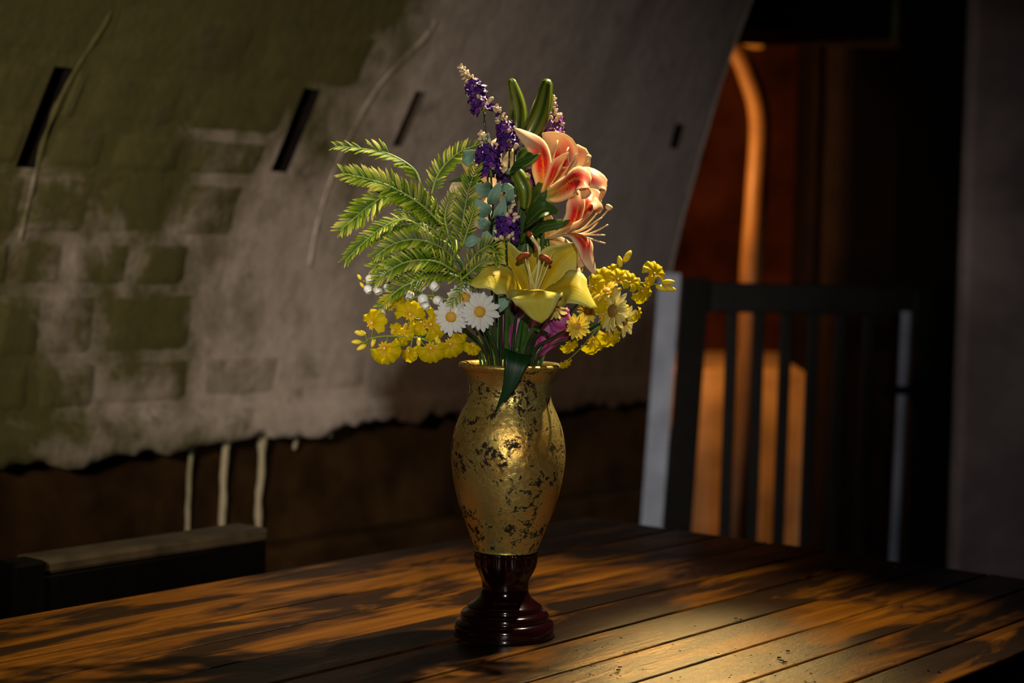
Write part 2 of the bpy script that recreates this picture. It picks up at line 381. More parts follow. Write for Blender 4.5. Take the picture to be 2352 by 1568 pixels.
# ------------------------------------------------------------------ the vault
A0, R0, ZS, UEND = -3.045, 3.3, 0.60, 4.418
def shear(U, s): return 0.26 * max(0.0, min(s, 2.6) - 1.35) * max(0.0, min(1.0, (4.1 - U) / 0.6))   # the courses' cross joints lean
def WP(U, s, off=0.0):
    U += shear(U, s)
    if s <= ZS: return TB(U, A0 + off, s)
    th = (s - ZS) / R0
    return TB(U, A0 + R0 * (1 - math.cos(th)) + off * math.cos(th), ZS + R0 * math.sin(th) - off * math.sin(th))
def wall_hit(x, y):
    d = ray(x, y); t = 2.0
    def g(t):
        p = CAM + d * t; n = p.dot(NH)
        if p.z <= ZS: return n - A0
        return R0 - math.hypot(n - (A0 + R0), p.z - ZS)
    lo, hi = 1.0, 9.0
    for _ in range(50):
        mid = (lo + hi) / 2
        if g(mid) > 0: lo = mid
        else: hi = mid
    p = CAM + d * lo; n = p.dot(NH)
    s = p.z if p.z <= ZS else ZS + R0 * math.atan2(p.z - ZS, A0 + R0 - n)
    return p.dot(UH) - shear(p.dot(UH) - .05, s), s
STOP = ZS + R0 * PI / 2
SLOTS = []
for q in (((22, 378), (72, 380), (162, 150), (112, 150)), ((606, 390), (642, 390), (730, 200), (690, 200)), ((1516, 335), (1538, 335), (1560, 280), (1545, 280)), ((880, 330), (904, 330), (968, 205), (944, 205))):
    h = [wall_hit(*p) for p in q]
    # the slot runs along the arc; its two long sides are ribs of the vault
    SLOTS.append(((h[0][0] + h[3][0]) / 2, (h[1][0] + h[2][0]) / 2, (h[0][1] + h[1][1]) / 2, (h[2][1] + h[3][1]) / 2))
def ragged(U):
    b = 0.815 + 0.035 * N3(U * 2.3, 3.1) + 0.028 * N3(U * 9.0, 7.7) + 0.016 * N3(U * 26, 1.2)
    if U < 2.6: b -= 0.02 * (2.6 - U) / 0.6
    return b
LEDGE = 0.892
def wall_off(U, s):
    o = 0.020 + 0.010 * N3(U * 1.7, s * 1.9, 4) + 0.004 * N3(U * 7, s * 7, 9)
    if s < LEDGE: o += 0.030
    return o
def lin(a, b, n): return [a + (b - a) * i / n for i in range(n + 1)]
us = lin(-3.2, 1.9, 30)[:-1] + lin(1.9, UEND, 190)
ss = [0, 0.25, 0.5, 0.75, 0.98, 0.999] + [LEDGE + 0.004 + i * 0.055 for i in range(0, 32)] + lin(2.72, STOP, 22)
for s in SLOTS:
    us += [s[0], s[1]]; ss += [s[2], s[3]]
us = sorted(set(us)); ss_hi = sorted(x for x in set(ss) if x > LEDGE)
rows = [None] * 6 + ss_hi
v, f = [], []; nu_ = len(us)
for i, s in enumerate(rows):
    for U in us:
        rg = ragged(U)
        if s is None:
            k = (0.0, 0.02, 0.25, 0.5, 0.8, 1.0)[i]; sv = rg + (LEDGE - rg) * k
            off = wall_off(U, sv) if i else -0.01
        else: sv = s; off = wall_off(U, s)
        v.append(WP(U, sv, off))
def inslot(U0, U1, s0, s1):
    U, s = (U0 + U1) / 2, (s0 + s1) / 2
    return any(a < U < b and c < s < d for a, b, c, d in SLOTS)
for i in range(len(rows) - 1):
    for j in range(nu_ - 1):
        if rows[i] is not None and inslot(us[j], us[j + 1], rows[i], rows[i + 1]): continue
        a = i * nu_ + j; f.append((a, a + 1, a + 1 + nu_, a + nu_))
k = len(v)                                      # the return of the arch end
for i, s in enumerate(rows): v.append(WP(UEND, ss_hi[0] - 0.1 if s is None else s, -0.30))
for i in range(len(rows) - 1): f.append((i * nu_ + nu_ - 1, (i + 1) * nu_ + nu_ - 1, k + i + 1, k + i))
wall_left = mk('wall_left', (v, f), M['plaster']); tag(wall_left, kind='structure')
tag(wall_left, 'curved vault wall of pale plaster mottled with green moss')
for k_, (a, b, c, d) in enumerate(SLOTS):       # dark open slots in the vault, the last one a shallow groove
    dp = -0.16 if k_ < 3 else 0.006
    vv = [WP(a, c, .05), WP(b, c, .05), WP(b, d, .05), WP(a, d, .05), WP(a, c, dp), WP(b, c, dp), WP(b, d, dp), WP(a, d, dp)]
    vv = [WP(a, c, wall_off(a, c)), WP(b, c, wall_off(b, c)), WP(b, d, wall_off(b, d)), WP(a, d, wall_off(a, d))] + vv[4:]
    mk('slot_recess', (vv, [(4, 5, 6, 7), (0, 1, 5, 4), (1, 2, 6, 5), (2, 3, 7, 6), (3, 0, 4, 7)]), M['near_black'] if k_ < 3 else M['floor_stone'], wall_left, smooth=False)
# dark lower wall and its plinth
v, f = [], []; du = lin(-3.2, UEND + 0.12, 120); ds = lin(0, 1.0, 14)
for s in ds:
    for U in du: v.append(WP(U, s, 0.006 * N3(U * 3, s * 5, 2) - (0.012 if s > 0.74 else 0) + (0.006 if 0.735 < s < 0.76 else 0)))
n_ = len(du)
for i in range(len(ds) - 1):
    for j in range(n_ - 1):
        a = i * n_ + j; f.append((a, a + 1, a + 1 + n_, a + n_))
tag(mk('dado', (v, f), M['dado'], wall_left), 'dark brown lower band of the wall')
plinth = mk('trim_1', ubox(-3.2, UEND - 0.02, A0 - 0.05, A0 + 0.07, 0.0, 0.56), M['dado'], smooth=False)
bevel(plinth, 0.02); tag(plinth, 'dark plinth along the foot of the curved wall', kind='structure')

# blocks of the vault, each its own piece
ROWS = [(-25, 145, 70, (-110, 215, 600, 880)), (145, 285, 215, (-60, 118, 180, 425, 690)), (285, 392, 340, (-60, 42, 235, 420, 612)),
        (392, 545, 470, (-90, 42, 200, 385, 545)), (545, 660, 600, (-60, 10, 140, 290, 425)), (660, 820, 740, (-40, 88, 212, 440)),
        (820, 952, 890, (-60, 62, 214, 430, 640, 830))]
for (y0, y1, ym, xs) in ROWS:
    s1 = wall_hit(220, y0)[1]; s0 = wall_hit(220, y1)[1]
    if y1 == 952: s0 = LEDGE + 0.012
    for xa, xb in zip(xs[:-1], xs[1:]):
        Ua, Ub = wall_hit(xa, ym)[0] + 0.007, wall_hit(xb, ym)[0] - 0.007
        a, b = s0 + 0.006, s1 - 0.006
        for (p, q, r_, t_) in SLOTS[:2]:
            if Ub > p and Ua < q and b > r_ and a < t_:
                if (p + q) / 2 > (Ua + Ub) / 2: Ub = min(Ub, p - 0.01)
                else: Ua = max(Ua, q + 0.01)
        if Ub - Ua < 0.02: continue
        g = 7; vv, ff = [], []; lift = rr(0.002, 0.004); sd = rr(0, 50)
        for i in range(g + 1):
            for j in range(g + 1):
                e = min(i, j, g - i, g - j)
                jx = 0.006 * N3(i * 1.3, j * 1.7, sd) if e == 0 else 0; jy = 0.006 * N3(i * 1.9, j * 1.1, sd + 9) if e == 0 else 0
                U = Ua + (Ub - Ua) * (i / g if 0 < i < g else i / g) + jx; s = a + (b - a) * j / g + jy
                vv.append(WP(U, s, wall_off(U, s) + (lift + 0.003 * N3(U * 9, s * 9, sd) if e else -0.003)))
        for i in range(g):
            for j in range(g):
                c_ = i * (g + 1) + j; ff.append((c_, c_ + g + 1, c_ + g + 2, c_ + 1))
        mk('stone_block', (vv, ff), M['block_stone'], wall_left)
# trowelled ridges where two plaster coats meet
for line in (((985, 40), (960, 80), (860, 190), (790, 310), (740, 430), (712, 530), (700, 610)), ((245, 20), (225, 60), (158, 165), (100, 285), (62, 410), (30, 545))):
    q = [wall_hit(*p) for p in line]
    mk('plaster_ridge', tube([WP(U, s_, wall_off(U, s_) - .0005) for U, s_ in q], lambda t: .0050 * (1 + .9 * N3(t * 14, line[0][0])), 8, 40, sq=.8), M['plaster'], wall_left)
# limewash runs over the dark band
for x, y0, y1, wd in ((432, 1000, 1240, 11), (511, 985, 1260, 17), (595, 975, 1260, 17), (440, 1010, 1060, 9), (680, 960, 1030, 10), (760, 960, 1005, 9)):
    Ua, sa = wall_hit(x, y0); Ub, sb = wall_hit(x - 6, y1); sa = ragged(Ua) + 0.03
    pts = [WP(Ua + (Ub - Ua) * t + 0.006 * N3(t * 4, x), sa + (sb - sa) * t, 0.016 - 0.012 * t) for t in lin(0, 1, 7)]
    r = wd * 4.0 / F / 2
    mk('lime_run', tube(pts, lambda t: r * (2.2 - 1.2 * min(1, t * 5)) * (1 + 0.25 * N3(t * 9, x)), 8, 24), M['drip_lime'], wall_left)
# the other half of the vault, floor, far end behind the camera
v, f = [], []; th = lin(PI / 2, PI, 24)
for t in th:
    for U in (-3.2, UEND): v.append(TB(U, A0 + R0 - R0 * math.cos(t), ZS + R0 * math.sin(t)))
for U in (-3.2, UEND): v.append(TB(U, A0 + 2 * R0, 0))
for i in range(len(th)): f.append((2 * i, 2 * i + 1, 2 * i + 3, 2 * i + 2))
tag(mk('ceiling', (v, f), M['plaster']), 'plastered vault overhead', kind='structure')
fl = mk('floor', ([Vector(p) for p in ((-6, -4, 0), (9, -4, 0), (9, 11, 0), (-6, 11, 0))], [(0, 1, 2, 3)]), M['floor_stone'])
tag(fl, 'dark stone floor', kind='structure')

# ------------------------------------------------------------------ passage behind the gate
def rock(name, x0, x1, z0, z1, Y, mat, amp, sx=1.0, seed=0, n=40, m=30, bend=0.0):
    v, f = [], []
    for i in range(m + 1):
        for j in range(n + 1):
            x = x0 + (x1 - x0) * j / n; z = z0 + (z1 - z0) * i / m
            y = Y + amp * noise.fractal(Vector((x * 1.6 * sx + seed, z * 1.6, seed)), 0.8, 2.0, 4) + bend * (x - x0) ** 2
            v.append(Vector((x, y, z)))
    for i in range(m):
        for j in range(n):
            a = i * (n + 1) + j; f.append((a, a + 1, a + n + 2, a + n + 1))
    return mk(name, (v, f), mat)
tag(rock('wall_back', 0.1, 3.6, 0, 3.4, 7.7, M['red_rock'], 0.22), 'rough reddish rock wall lit warm behind the gate', kind='structure')
lg = rock('trim_2', 0.35, 2.3, 0, 0.80, 6.75, M['clay_ledge'], 0.05, seed=4, n=40, m=14)
tag(lg, 'pale clay ledge glowing orange behind the gate bars', kind='structure')
top = []
lv = [p.co.copy() for p in lg.data.vertices]
row = lv[14 * 41:15 * 41]
vv = row + [Vector((p.x, p.y + 0.9, p.z + 0.03)) for p in row]
mk('ledge_top', (vv, [(j, j + 1, j + 42, j + 41) for j in range(40)]), M['clay_ledge'], lg)
# pillar to the right of the gate
px0 = PY(2213, 700, 4.95).x
pl = mk('wall_right', box(px0, px0 + 2.2, 4.95, 5.6, 0, 3.3), M['pillar_plaster'], smooth=False)
tag(pl, 'dim grey plastered pillar at the right edge', kind='structure'); bevel(pl, 0.02, 3)
pe = mk('door_jamb', box(px0 - 0.075, px0 - 0.001, 5.02, 5.55, 0, 3.3), M['pillar_edge'], pl, smooth=False); bevel(pe, 0.012, 3)
lt = mk('trim_3', box(PY(1690, 40, 5.9).x, px0 + 2.0, 5.75, 6.25, PY(1760, 78, 5.9).z, 3.5), M['dark_rock'], smooth=False)
tag(lt, 'dark lintel over the passage', kind='structure'); bevel(lt, 0.03, 3)
sw = mk('wall_passage', box(PY(1905, 500, 6.4).x, PY(1905, 500, 6.4).x + 1.6, 6.35, 7.3, 0, 3.4), M['dark_rock'], smooth=False)
tag(sw, 'dark rock face on the right of the passage', kind='structure'); bevel(sw, 0.06, 3)

def pp(x, y, Y): return PY(x, y, Y)
pr = thing('standpipe', Vector((0.85, 6.5, 0.0)), 'tall bent pipe lit orange rising behind the gate', 'pipe')
YP = 6.5
bottom = pp(1722, 640, YP); bottom = Vector((bottom.x - 0.045, YP, 0.0))
pts = [bottom, pp(1716, 900, YP), pp(1724, 640, YP), pp(1738, 430, YP), pp(1744, 270, YP), pp(1716, 165, YP), pp(1690, 108, YP), pp(1692, 82, YP)]
mk('pipe', tube(pts, [0.043, 0.035], 14, 60), M['pipe_paint'], pr)
mk('elbow_cap', tube([pp(1684, 86, YP), pp(1710, 80, YP - 0.02), pp(1738, 88, YP - 0.04), pp(1758, 92, YP - 0.05)], lambda t: 0.030 + 0.010 * math.sin(PI * t), 14, 20), M['cap_paint'], pr)
mk('clip', tube([pp(1757, 300, YP + .03), pp(1757, 330, YP + .03)], 0.012, 8), M['pipe_paint'], pr)
cn = pp(2055, 100, 5.68)
tag(mk('conduit', tube([Vector((cn.x, 5.68, cn.z)), Vector((cn.x + .01, 5.68, cn.z + .6)), Vector((cn.x, 5.68, 3.4))], 0.016, 10, origin if False else 12), M['conduit']), 'thin olive conduit hanging in the dark above the gate', 'conduit')

# ------------------------------------------------------------------ gate
YG = 5.05
def gx(x, y=900): return PY(x, y, YG).x
ztop = PY(1850, 652, YG).z
gate = thing('metal_gate', (gx(1590), YG, 0), 'dark painted steel gate with vertical bars closing the passage', 'gate')
x0, x1 = gx(1556, 900), gx(1612, 900)
pn = Vector((x0, YG, 0))
# hanging post: a square section turned to show its lit side, which is painted in pale
c = [Vector((gx(1462), YG - 0.005, 0)), Vector((gx(1508), YG - 0.05, 0)), Vector((gx(1578), YG - 0.035, 0)), Vector((gx(1546), YG + 0.04, 0))]
lean = Vector((0.055, 0, 0))
zt = ztop + 0.012
def prism(ps, h, ln):
    n = len(ps); v = list(ps) + [p + Vector((0, 0, h)) + ln for p in ps]
    return v, [tuple(range(n))[::-1], tuple(range(n, 2 * n))] + [(i, (i + 1) % n, n + (i + 1) % n, n + i) for i in range(n)]
po = mk('post', prism([c[1] + Vector((.002, 0, 0)), c[2], c[3]], zt, lean), M['gate_paint'], gate, smooth=False); bevel(po, 0.004)
po = mk('post_side', prism([c[0], c[1], c[1] + Vector((-.004, .012, 0)), c[0] + Vector((0, .014, 0))], zt + .01, lean), M['galv_and_lit_edge'], gate, smooth=False)
tag(po, 'gate post edge coloured pale for the light on it')
o = mk('top_rail', box(gx(1556) + 0.02, gx(2150), YG - 0.018, YG + 0.018, ztop - 0.085, ztop), M['gate_paint'], gate, smooth=False); bevel(o, 0.006)
o = mk('bottom_rail', box(gx(1556), gx(2150), YG - 0.018, YG + 0.018, 0.10, 0.16), M['gate_paint'], gate, smooth=False); bevel(o, 0.006)
for xb in (1672, 1734, 1796, 1858, 1921, 1986):
    xx = gx(xb)
    o = mk('bar', prism([Vector((xx - .0165, YG - .012, .15)), Vector((xx + .0165, YG - .012, .15)), Vector((xx + .0165, YG + .012, .15)), Vector((xx - .0165, YG + .012, .15))], ztop - 0.22, Vector((.006, 0, 0))), M['gate_paint'], gate, smooth=False); bevel(o, 0.004)
xx = gx(2066); tag(mk('drop_bolt', tube([Vector((xx - .01, YG - .03, .05)), Vector((xx + .006, YG - .03, ztop - .07))], 0.016, 12, 2), M['galv_and_lit_edge'], gate), 'round grey drop bolt')
o = mk('stile', box(gx(2090), gx(2148), YG - 0.02, YG + 0.02, 0.08, ztop), M['gate_paint'], gate, smooth=False); bevel(o, 0.006)
zl = PY(2090, 893, YG).z
o = mk('latch', join(box(gx(2015), gx(2130), YG - .052, YG - .044, zl - .012, zl + .012), box(gx(2085), gx(2135), YG - .06, YG - .02, zl - .035, zl + .035)), M['near_black'], gate, smooth=False); bevel(o, 0.006)

# ------------------------------------------------------------------ table
TZ, TE = 0.75, 2.742
SE = [-2.030, -1.925, -1.822, -1.722, -1.618, -1.510, -1.404, -1.303, -1.208, -1.112, -1.018, -0.932]
tab = thing('plank_table', TB(1.6, -1.48, 0), 'wet varnished brown plank table under the vase', 'table')
for a, b in zip(SE[:-1], SE[1:]):
    e = TE + rr(-.003, .003); dz = rr(-.0012, .0012)
    g = ubox(0.30, e, a + .0022, b - .0022, TZ - .034, TZ + (0 if a < -1.47 < b else dz))
    org = TB(1.6, (a + b) / 2, TZ)
    o = mk('plank', g, M['table_wood'], tab, smooth=False); bevel(o, 0.0025, 2)
o = mk('apron', ubox(0.45, TE - .09, -1.95, -1.92, TZ - .13, TZ - .036), M['table_wood'], tab, smooth=False)
o = mk('apron', ubox(0.45, TE - .09, -1.04, -1.01, TZ - .13, TZ - .036), M['table_wood'], tab, smooth=False)
for U in (0.5, TE - .16):
    for N in (-1.97, -1.07): bevel(mk('leg', ubox(U, U + .075, N, N + .075, 0, TZ - .036), M['table_wood'], tab, smooth=False), .006)
bevel(mk('batten', ubox(TE - .20, TE - .10, -1.93, -1.03, TZ - .06, TZ - .035), M['table_wood'], tab, smooth=False), .004)
# water beads on the boards
dv, df = [], []
def bead(c, r):
    k = len(dv); n = 8
    for i, (q, z) in enumerate(((1, 0), (.86, .28), (.5, .48))):
        for j in range(n): dv.append(c + Vector((math.cos(2 * PI * j / n) * r * q, math.sin(2 * PI * j / n) * r * q, z * r)))
    dv.append(c + Vector((0, 0, .56 * r)))
    for i in range(2):
        for j in range(n): df.append((k + i * n + j, k + i * n + (j + 1) % n, k + (i + 1) * n + (j + 1) % n, k + (i + 1) * n + j))
    for j in range(n): df.append((k + 2 * n + j, k + 2 * n + (j + 1) % n, k + 3 * n))
    df.append(tuple(k + j for j in range(n))[::-1])
def tpt(x, y):
    d = ray(x, y); return CAM + d * ((TZ + .0013 - CAM.z) / d.z)
spots = [(1467, 1217), (1488, 1221), (1470, 1246), (1537, 1287), (1549, 1286), (1757, 1245), (1691, 1420), (1703, 1423), (1790, 1510), (1795, 1517), (1803, 1520), (1424, 1532), (1420, 1538), (2134, 1540), (2158, 1543), (2072, 1393), (1810, 1495)]
for x, y in spots: bead(tpt(x, y), 0.0030)
for i in range(130):
    x = rr(1250, 2080); y = rr(1470, 1566) if RND() < .75 else rr(1230, 1470); bead(tpt(x, y), rr(.0007, .0017))
tag(mk('water_beads', (dv, df), M['water']), 'scattered small water beads on the table boards', 'water', kind='stuff')

# ------------------------------------------------------------------ bench
bn = -2.20
Ub1, zb1 = on_n(613, 1218, bn); Ub0, zb0 = on_n(24, 1292, bn)
zb = (zb0 + zb1) / 2
bench = thing('dark_bench', TB((Ub0 + Ub1) / 2, bn - .2, 0), 'black wooden high-backed bench between table and vault wall', 'bench')
o = mk('backrest', ubox(Ub0 + .05, Ub1, bn - .025, bn, 0.42, zb - .022), M['bench_wood'], bench, smooth=False); bevel(o, .004)
o = mk('top_rail', ubox(Ub0 + .06, Ub1 + .004, bn - .075, bn + .002, zb - .022, zb), M['bench_top_lit'], bench, smooth=False); bevel(o, .006)
o = mk('seat', ubox(Ub0, Ub1, bn - .42, bn - .025, 0.40, 0.44), M['bench_wood'], bench, smooth=False); bevel(o, .004)
o = mk('end_post', ubox(Ub0, Ub0 + .055, bn - .04, bn + .012, 0, zb + .004), M['bench_wood'], bench, smooth=False); bevel(o, .006)
o = mk('end_post', ubox(Ub1 - .05, Ub1, bn - .04, bn - .026, 0, zb - .03), M['bench_wood'], bench, smooth=False)
for U in (Ub0 + .02, Ub1 - .07): mk('leg', ubox(U, U + .05, bn - .41, bn - .36, 0, .40), M['bench_wood'], bench, smooth=False)

# ------------------------------------------------------------------ vase
def ax(y): return 1158 + (1457 - y) * 14.8 / 653
VB = P(1158, 1457, 0); VB = Vector((VB.x, VY, TZ))
def vz(y): return P(ax(y), y, 0).z
def pr_px(r): return r * 2.36 / F
vase = thing('vase', VB, 'distressed gold leaf vase on a dark red lacquered foot', 'vase')
body = [(0, 1264), (66, 1264), (72, 1258), (79, 1243), (90, 1215), (104, 1180), (117, 1140), (126, 1100), (131, 1062), (132, 1040), (129, 1010), (122, 978), (110, 948), (99, 924), (94, 905), (93, 890), (96, 873), (102, 859), (109, 851), (116, 846), (119, 841), (118, 836), (113, 833), (106, 834), (100, 840), (92, 856), (84, 880), (84, 905), (92, 930), (110, 970), (120, 1040), (110, 1130), (80, 1215), (0, 1245)]
prof = [(pr_px(r) + 1e-5, vz(y) - VB.z) for r, y in body]
ps = catmull([Vector((a, b, 0)) for a, b in prof], len(prof) * 3)
mk('body', lathe([(max(1e-5, p.x), p.y) for p in ps], 72, org=VB), M['gold_leaf'], vase)
foot = [(0, 1457), (108, 1457), (114, 1450), (116, 1440), (115, 1430), (109, 1421), (101, 1418), (103, 1412), (100, 1404), (91, 1399), (86, 1397), (87, 1391), (82, 1385), (72, 1379), (62, 1371), (56, 1360), (54, 1346), (56, 1330), (63, 1315), (70, 1300), (73, 1285), (73, 1270), (71, 1265), (0, 1265)]
fp = [(pr_px(r) + 1e-5, max(0.0, vz(y) - VB.z)) for r, y in foot]
fq = catmull([Vector((a, b, 0)) for a, b in fp], len(fp) * 2)
fz0, fz1 = vz(1335) - VB.z, vz(1285) - VB.z
def flute(a, i):
    z = fq[i].y; k = min(1, max(0, (z - fz0) / (fz1 - fz0))); return 1 - 0.055 * k * abs(math.sin(10 * a)) ** 0.7
mk('foot', lathe([(max(1e-5, p.x), max(0, p.y)) for p in fq], 160, flute, org=VB), M['foot_lacquer'], vase)

# ------------------------------------------------------------------ bouquet
ZR = vz(835)
def mouth(a=None, rad=0.75, z=-0.06):
    a = rr(0, 2 * PI) if a is None else a
    return Vector((VB.x + 0.045 * rad * math.cos(a), VY + 0.045 * rad * math.sin(a), ZR + z))
def throat(dx, dy, z=-0.05): return Vector((VB.x + dx, VY + dy, ZR + z))
RIM = pr_px(96)
def stem_to(end, root, name, parent, r, mat, bend=None):
    # every stem passes inside the rim before it spreads
    rim = root + Vector((0, 0, 0.065)); d = (end - root); h = Vector((d.x, d.y, 0))
    k = min(1.0, 0.035 / max(h.length, 1e-4)); rim += h * (0.25 * k)
    off = Vector((rim.x - VB.x, rim.y - VY, 0))
    if off.length > RIM - .006: rim -= off.normalized() * (off.length - RIM + .006)
    mid = rim.lerp(end, .55) + (bend or Vector((0, 0, .015)))
    pts = [root, rim, mid, end]
    return mk(name, tube(pts, r, 7, 20), mat, parent), pts
def PTS(l): return [P(*q) for q in l]

# -- yellow lily
def stamens(parent, root, tips, r, mfil, anth=None, across=None):
    for i, (t, bend) in enumerate(tips):
        end = P(*t); mid = root.lerp(end, .5) + Vector(bend)
        fl_ = mk('stamen', tube([root, mid, end], [r, r * .7], 6, 10), mfil, parent)
        if anth and i < len(anth) and anth[i]:
            a, b, ra = anth[i]; A, B = P(*a), P(*b)
            mk('anther', tube([A, A.lerp(B, .5) + V(0, .002, .002), B], lambda q: ra * (math.sin(PI * (0.08 + .84 * q)) ** .5), 8, 10), M['anther'], fl_)
ly = thing('yellow_lily', P(1222, 690, -.05), 'large open yellow lily with brown anthers at the bouquet centre', 'lily')
def add_petal(parent, mat, pts, W, side, thick=.0009, name='petal', **k):
    return mk(name, petal(PTS(pts), W * PX, V(*side), **k), M[mat], parent, thick)
add_petal(ly, 'yellow_lily', [(1222, 688, -.035), (1219, 630, -.010), (1217, 580, .004), (1226, 540, .012)], 44, (1, 0, .1), cup=.25, ruf=.2, nu=16)
add_petal(ly, 'yellow_lily', [(1218, 690, -.040), (1196, 640, -.030), (1168, 592, -.022), (1144, 546, -.030)], 41, (.80, .45, .45), cup=.30, ruf=.24, ph=1, nu=16)
add_petal(ly, 'yellow_lily', [(1228, 690, -.042), (1252, 640, -.032), (1290, 592, -.024), (1340, 560, -.034)], 46, (.80, -.52, -.40), cup=.32, ruf=.26, ph=2, nu=16)
add_petal(ly, 'yellow_lily', [(1216, 692, -.048), (1175, 645, -.078), (1128, 632, -.098), (1078, 654, -.100)], 40, (.12, .72, -.68), cup=-.28, ruf=.2, ph=.5, nu=16)
add_petal(ly, 'yellow_lily', [(1234, 692, -.050), (1284, 662, -.085), (1328, 662, -.105), (1372, 708, -.104)], 40, (-.1, .80, -.60), cup=.30, ruf=.24, ph=2.2, nu=16)
add_petal(ly, 'yellow_lily', [(1226, 694, -.050), (1229, 664, -.090), (1234, 682, -.126), (1244, 742, -.120)], 54, (1, -.02, 0), cup=.22, ruf=.22, ph=.3, nu=18)
Rl = P(1223, 692, -.045)
stamens(ly, Rl, [((1206, 592, -.078), V(.002, 0, .01)), ((1251, 597, -.080), V(0, 0, .012)), ((1212, 560, -.05), V(-.002, 0, .012)), ((1272, 574, -.06), V(0, -.003, .01))], .0011, M['filament'],
        [((1187, 597, -.080), (1218, 585, -.078), .0042), ((1238, 588, -.082), (1267, 604, -.080), .0042), None, None])
pst = mk('pistil', tube([Rl, P(1236, 620, -.06), P(1238, 572, -.064), P(1218, 541, -.066)], [.0014, .0026], 8, 18), M['filament'], ly)
mk('stigma', tube([P(1220, 545, -.066), P(1216, 538, -.067), P(1213, 530, -.068)], lambda t: .0038 * math.sin(PI * (.1 + .8 * t)), 8, 8), M['anther'], pst)
mk('anther', tube([P(1227, 547, -.060), P(1231, 563, -.060), P(1232, 578, -.060)], lambda t: .003 * math.sin(PI * (.08 + .84 * t)) ** .6, 8, 8), M['anther'], ly)
stem_to(P(1222, 690, -.047), throat(.012, -.008), 'stem', ly, [.0045, .004], M['stem'])

# -- pink lilies
pk = thing('pink_lily', P(1240, 450, -.02), 'uppermost pink lily with cream edges opening to the right', 'lily', )
a = (1243, 452, -.02)
add_petal(pk, 'pink_lily', [a, (1248, 395, -.030), (1236, 338, -.045), (1181, 294, -.050)], 24, (.85, .25, -.35), cup=-.35, ruf=.12, nu=18)
add_petal(pk, 'pink_lily', [a, (1272, 400, .010), (1290, 345, .016), (1245, 306, .006)], 36, (.8, .3, -.1), cup=.25, ruf=.1, nu=18)
add_petal(pk, 'pink_lily', [a, (1288, 405, .024), (1322, 362, .026), (1352, 392, .034)], 31, (.5, .6, .3), cup=.3, ruf=.12, nu=16)
add_petal(pk, 'pink_lily', [a, (1292, 424, -.020), (1338, 400, -.034), (1392, 424, -.034), (1376, 467, -.030)], 26, (.1, .80, -.55), cup=.3, ruf=.1, nu=22)
add_petal(pk, 'pink_lily', [a, (1284, 436, -.044), (1322, 410, -.062), (1352, 428, -.068), (1336, 456, -.060)], 32, (-.3, .75, -.5), cup=.3, ruf=.14, nu=20)
add_petal(pk, 'pink_lily', [a, (1264, 415, -.046), (1280, 378, -.056), (1306, 350, -.058)], 15, (.8, .45, -.3), cup=-.3, ruf=.1, nu=14)
stamens(pk, P(1250, 445, -.02), [((1353, 363, -.025), V(.004, -.008, .004)), ((1352, 368, -.01), V(.004, -.012, 0)), ((1325, 352, -.03), V(0, -.006, 0)), ((1306, 338, 0), V(0, -.004, 0)), ((1281, 322, 0), V(0, 0, 0)), ((1300, 360, -.05), V(0, -.003, 0))], .0015, M['filament_peach'])
mk('stigma', tube([P(1346, 360, -.025), P(1352, 362, -.025), P(1357, 364, -.025)], lambda t: .0045 * math.sin(PI * (.12 + .76 * t)) ** .6, 8, 8), M['filament_peach'], pk)
stem_to(P(*a), throat(.012, .006), 'stem', pk, [.0036, .003], M['stem'], V(.01, 0, 0))

pl2 = thing('pink_lily', P(1262, 552, -.03), 'lower pink lily pointing right with long pale stamens', 'lily')
a = (1256, 548, -.03)
add_petal(pl2, 'pink_lily', [a, (1310, 520, -.035), (1328, 470, -.035), (1318, 425, -.030)], 26, (.75, .25, -.55), cup=-.3, ruf=.12, nu=16)
add_petal(pl2, 'pink_lily', [a, (1315, 512, -.010), (1352, 470, .005), (1362, 448, .02), (1345, 430, .03)], 22, (.7, .4, -.5), cup=.2, ruf=.1, nu=16)
add_petal(pl2, 'pink_lily', [a, (1318, 525, -.052), (1352, 500, -.062), (1372, 478, -.06), (1368, 452, -.05)], 24, (.45, .5, -.6), cup=-.3, ruf=.1, nu=16)
add_petal(pl2, 'pink_lily', [a, (1312, 535, -.055), (1342, 555, -.065), (1352, 590, -.065), (1368, 632, -.060)], 20, (.8, .2, -.5), cup=.3, ruf=.1, nu=18)
add_petal(pl2, 'pink_lily', [a, (1308, 540, -.045), (1336, 560, -.05), (1338, 590, -.055), (1328, 615, -.06)], 22, (.7, .0, -.6), cup=-.2, ruf=.1, nu=16)
add_petal(pl2, 'cream_petal', [a, (1300, 560, 0), (1335, 590, .0), (1345, 612, -.0), (1328, 622, 0)], 16, (.7, .2, -.6), cup=.3, nu=12)
stamens(pl2, P(1285, 540, -.03), [((1397, 482, -.03), V(.004, -.012, 0)), ((1382, 500, -.05), V(.002, -.004, 0)), ((1397, 516, -.04), V(.004, -.006, 0)), ((1390, 540, -.04), V(0, .001, 0)), ((1390, 559, -.05), V(0, .003, .004)), ((1374, 488, -.02), V(.002, -.008, 0))], .0016, M['filament_peach'])
mk('stigma', tube([P(1393, 480, -.03), P(1399, 475, -.03), P(1402, 471, -.03)], lambda t: .0052 * math.sin(PI * (.12 + .76 * t)) ** .6, 8, 8), M['filament_peach'], pl2)
stem_to(P(*a), throat(.02, .0), 'stem', pl2, [.0036, .003], M['stem'], V(.015, 0, 0))

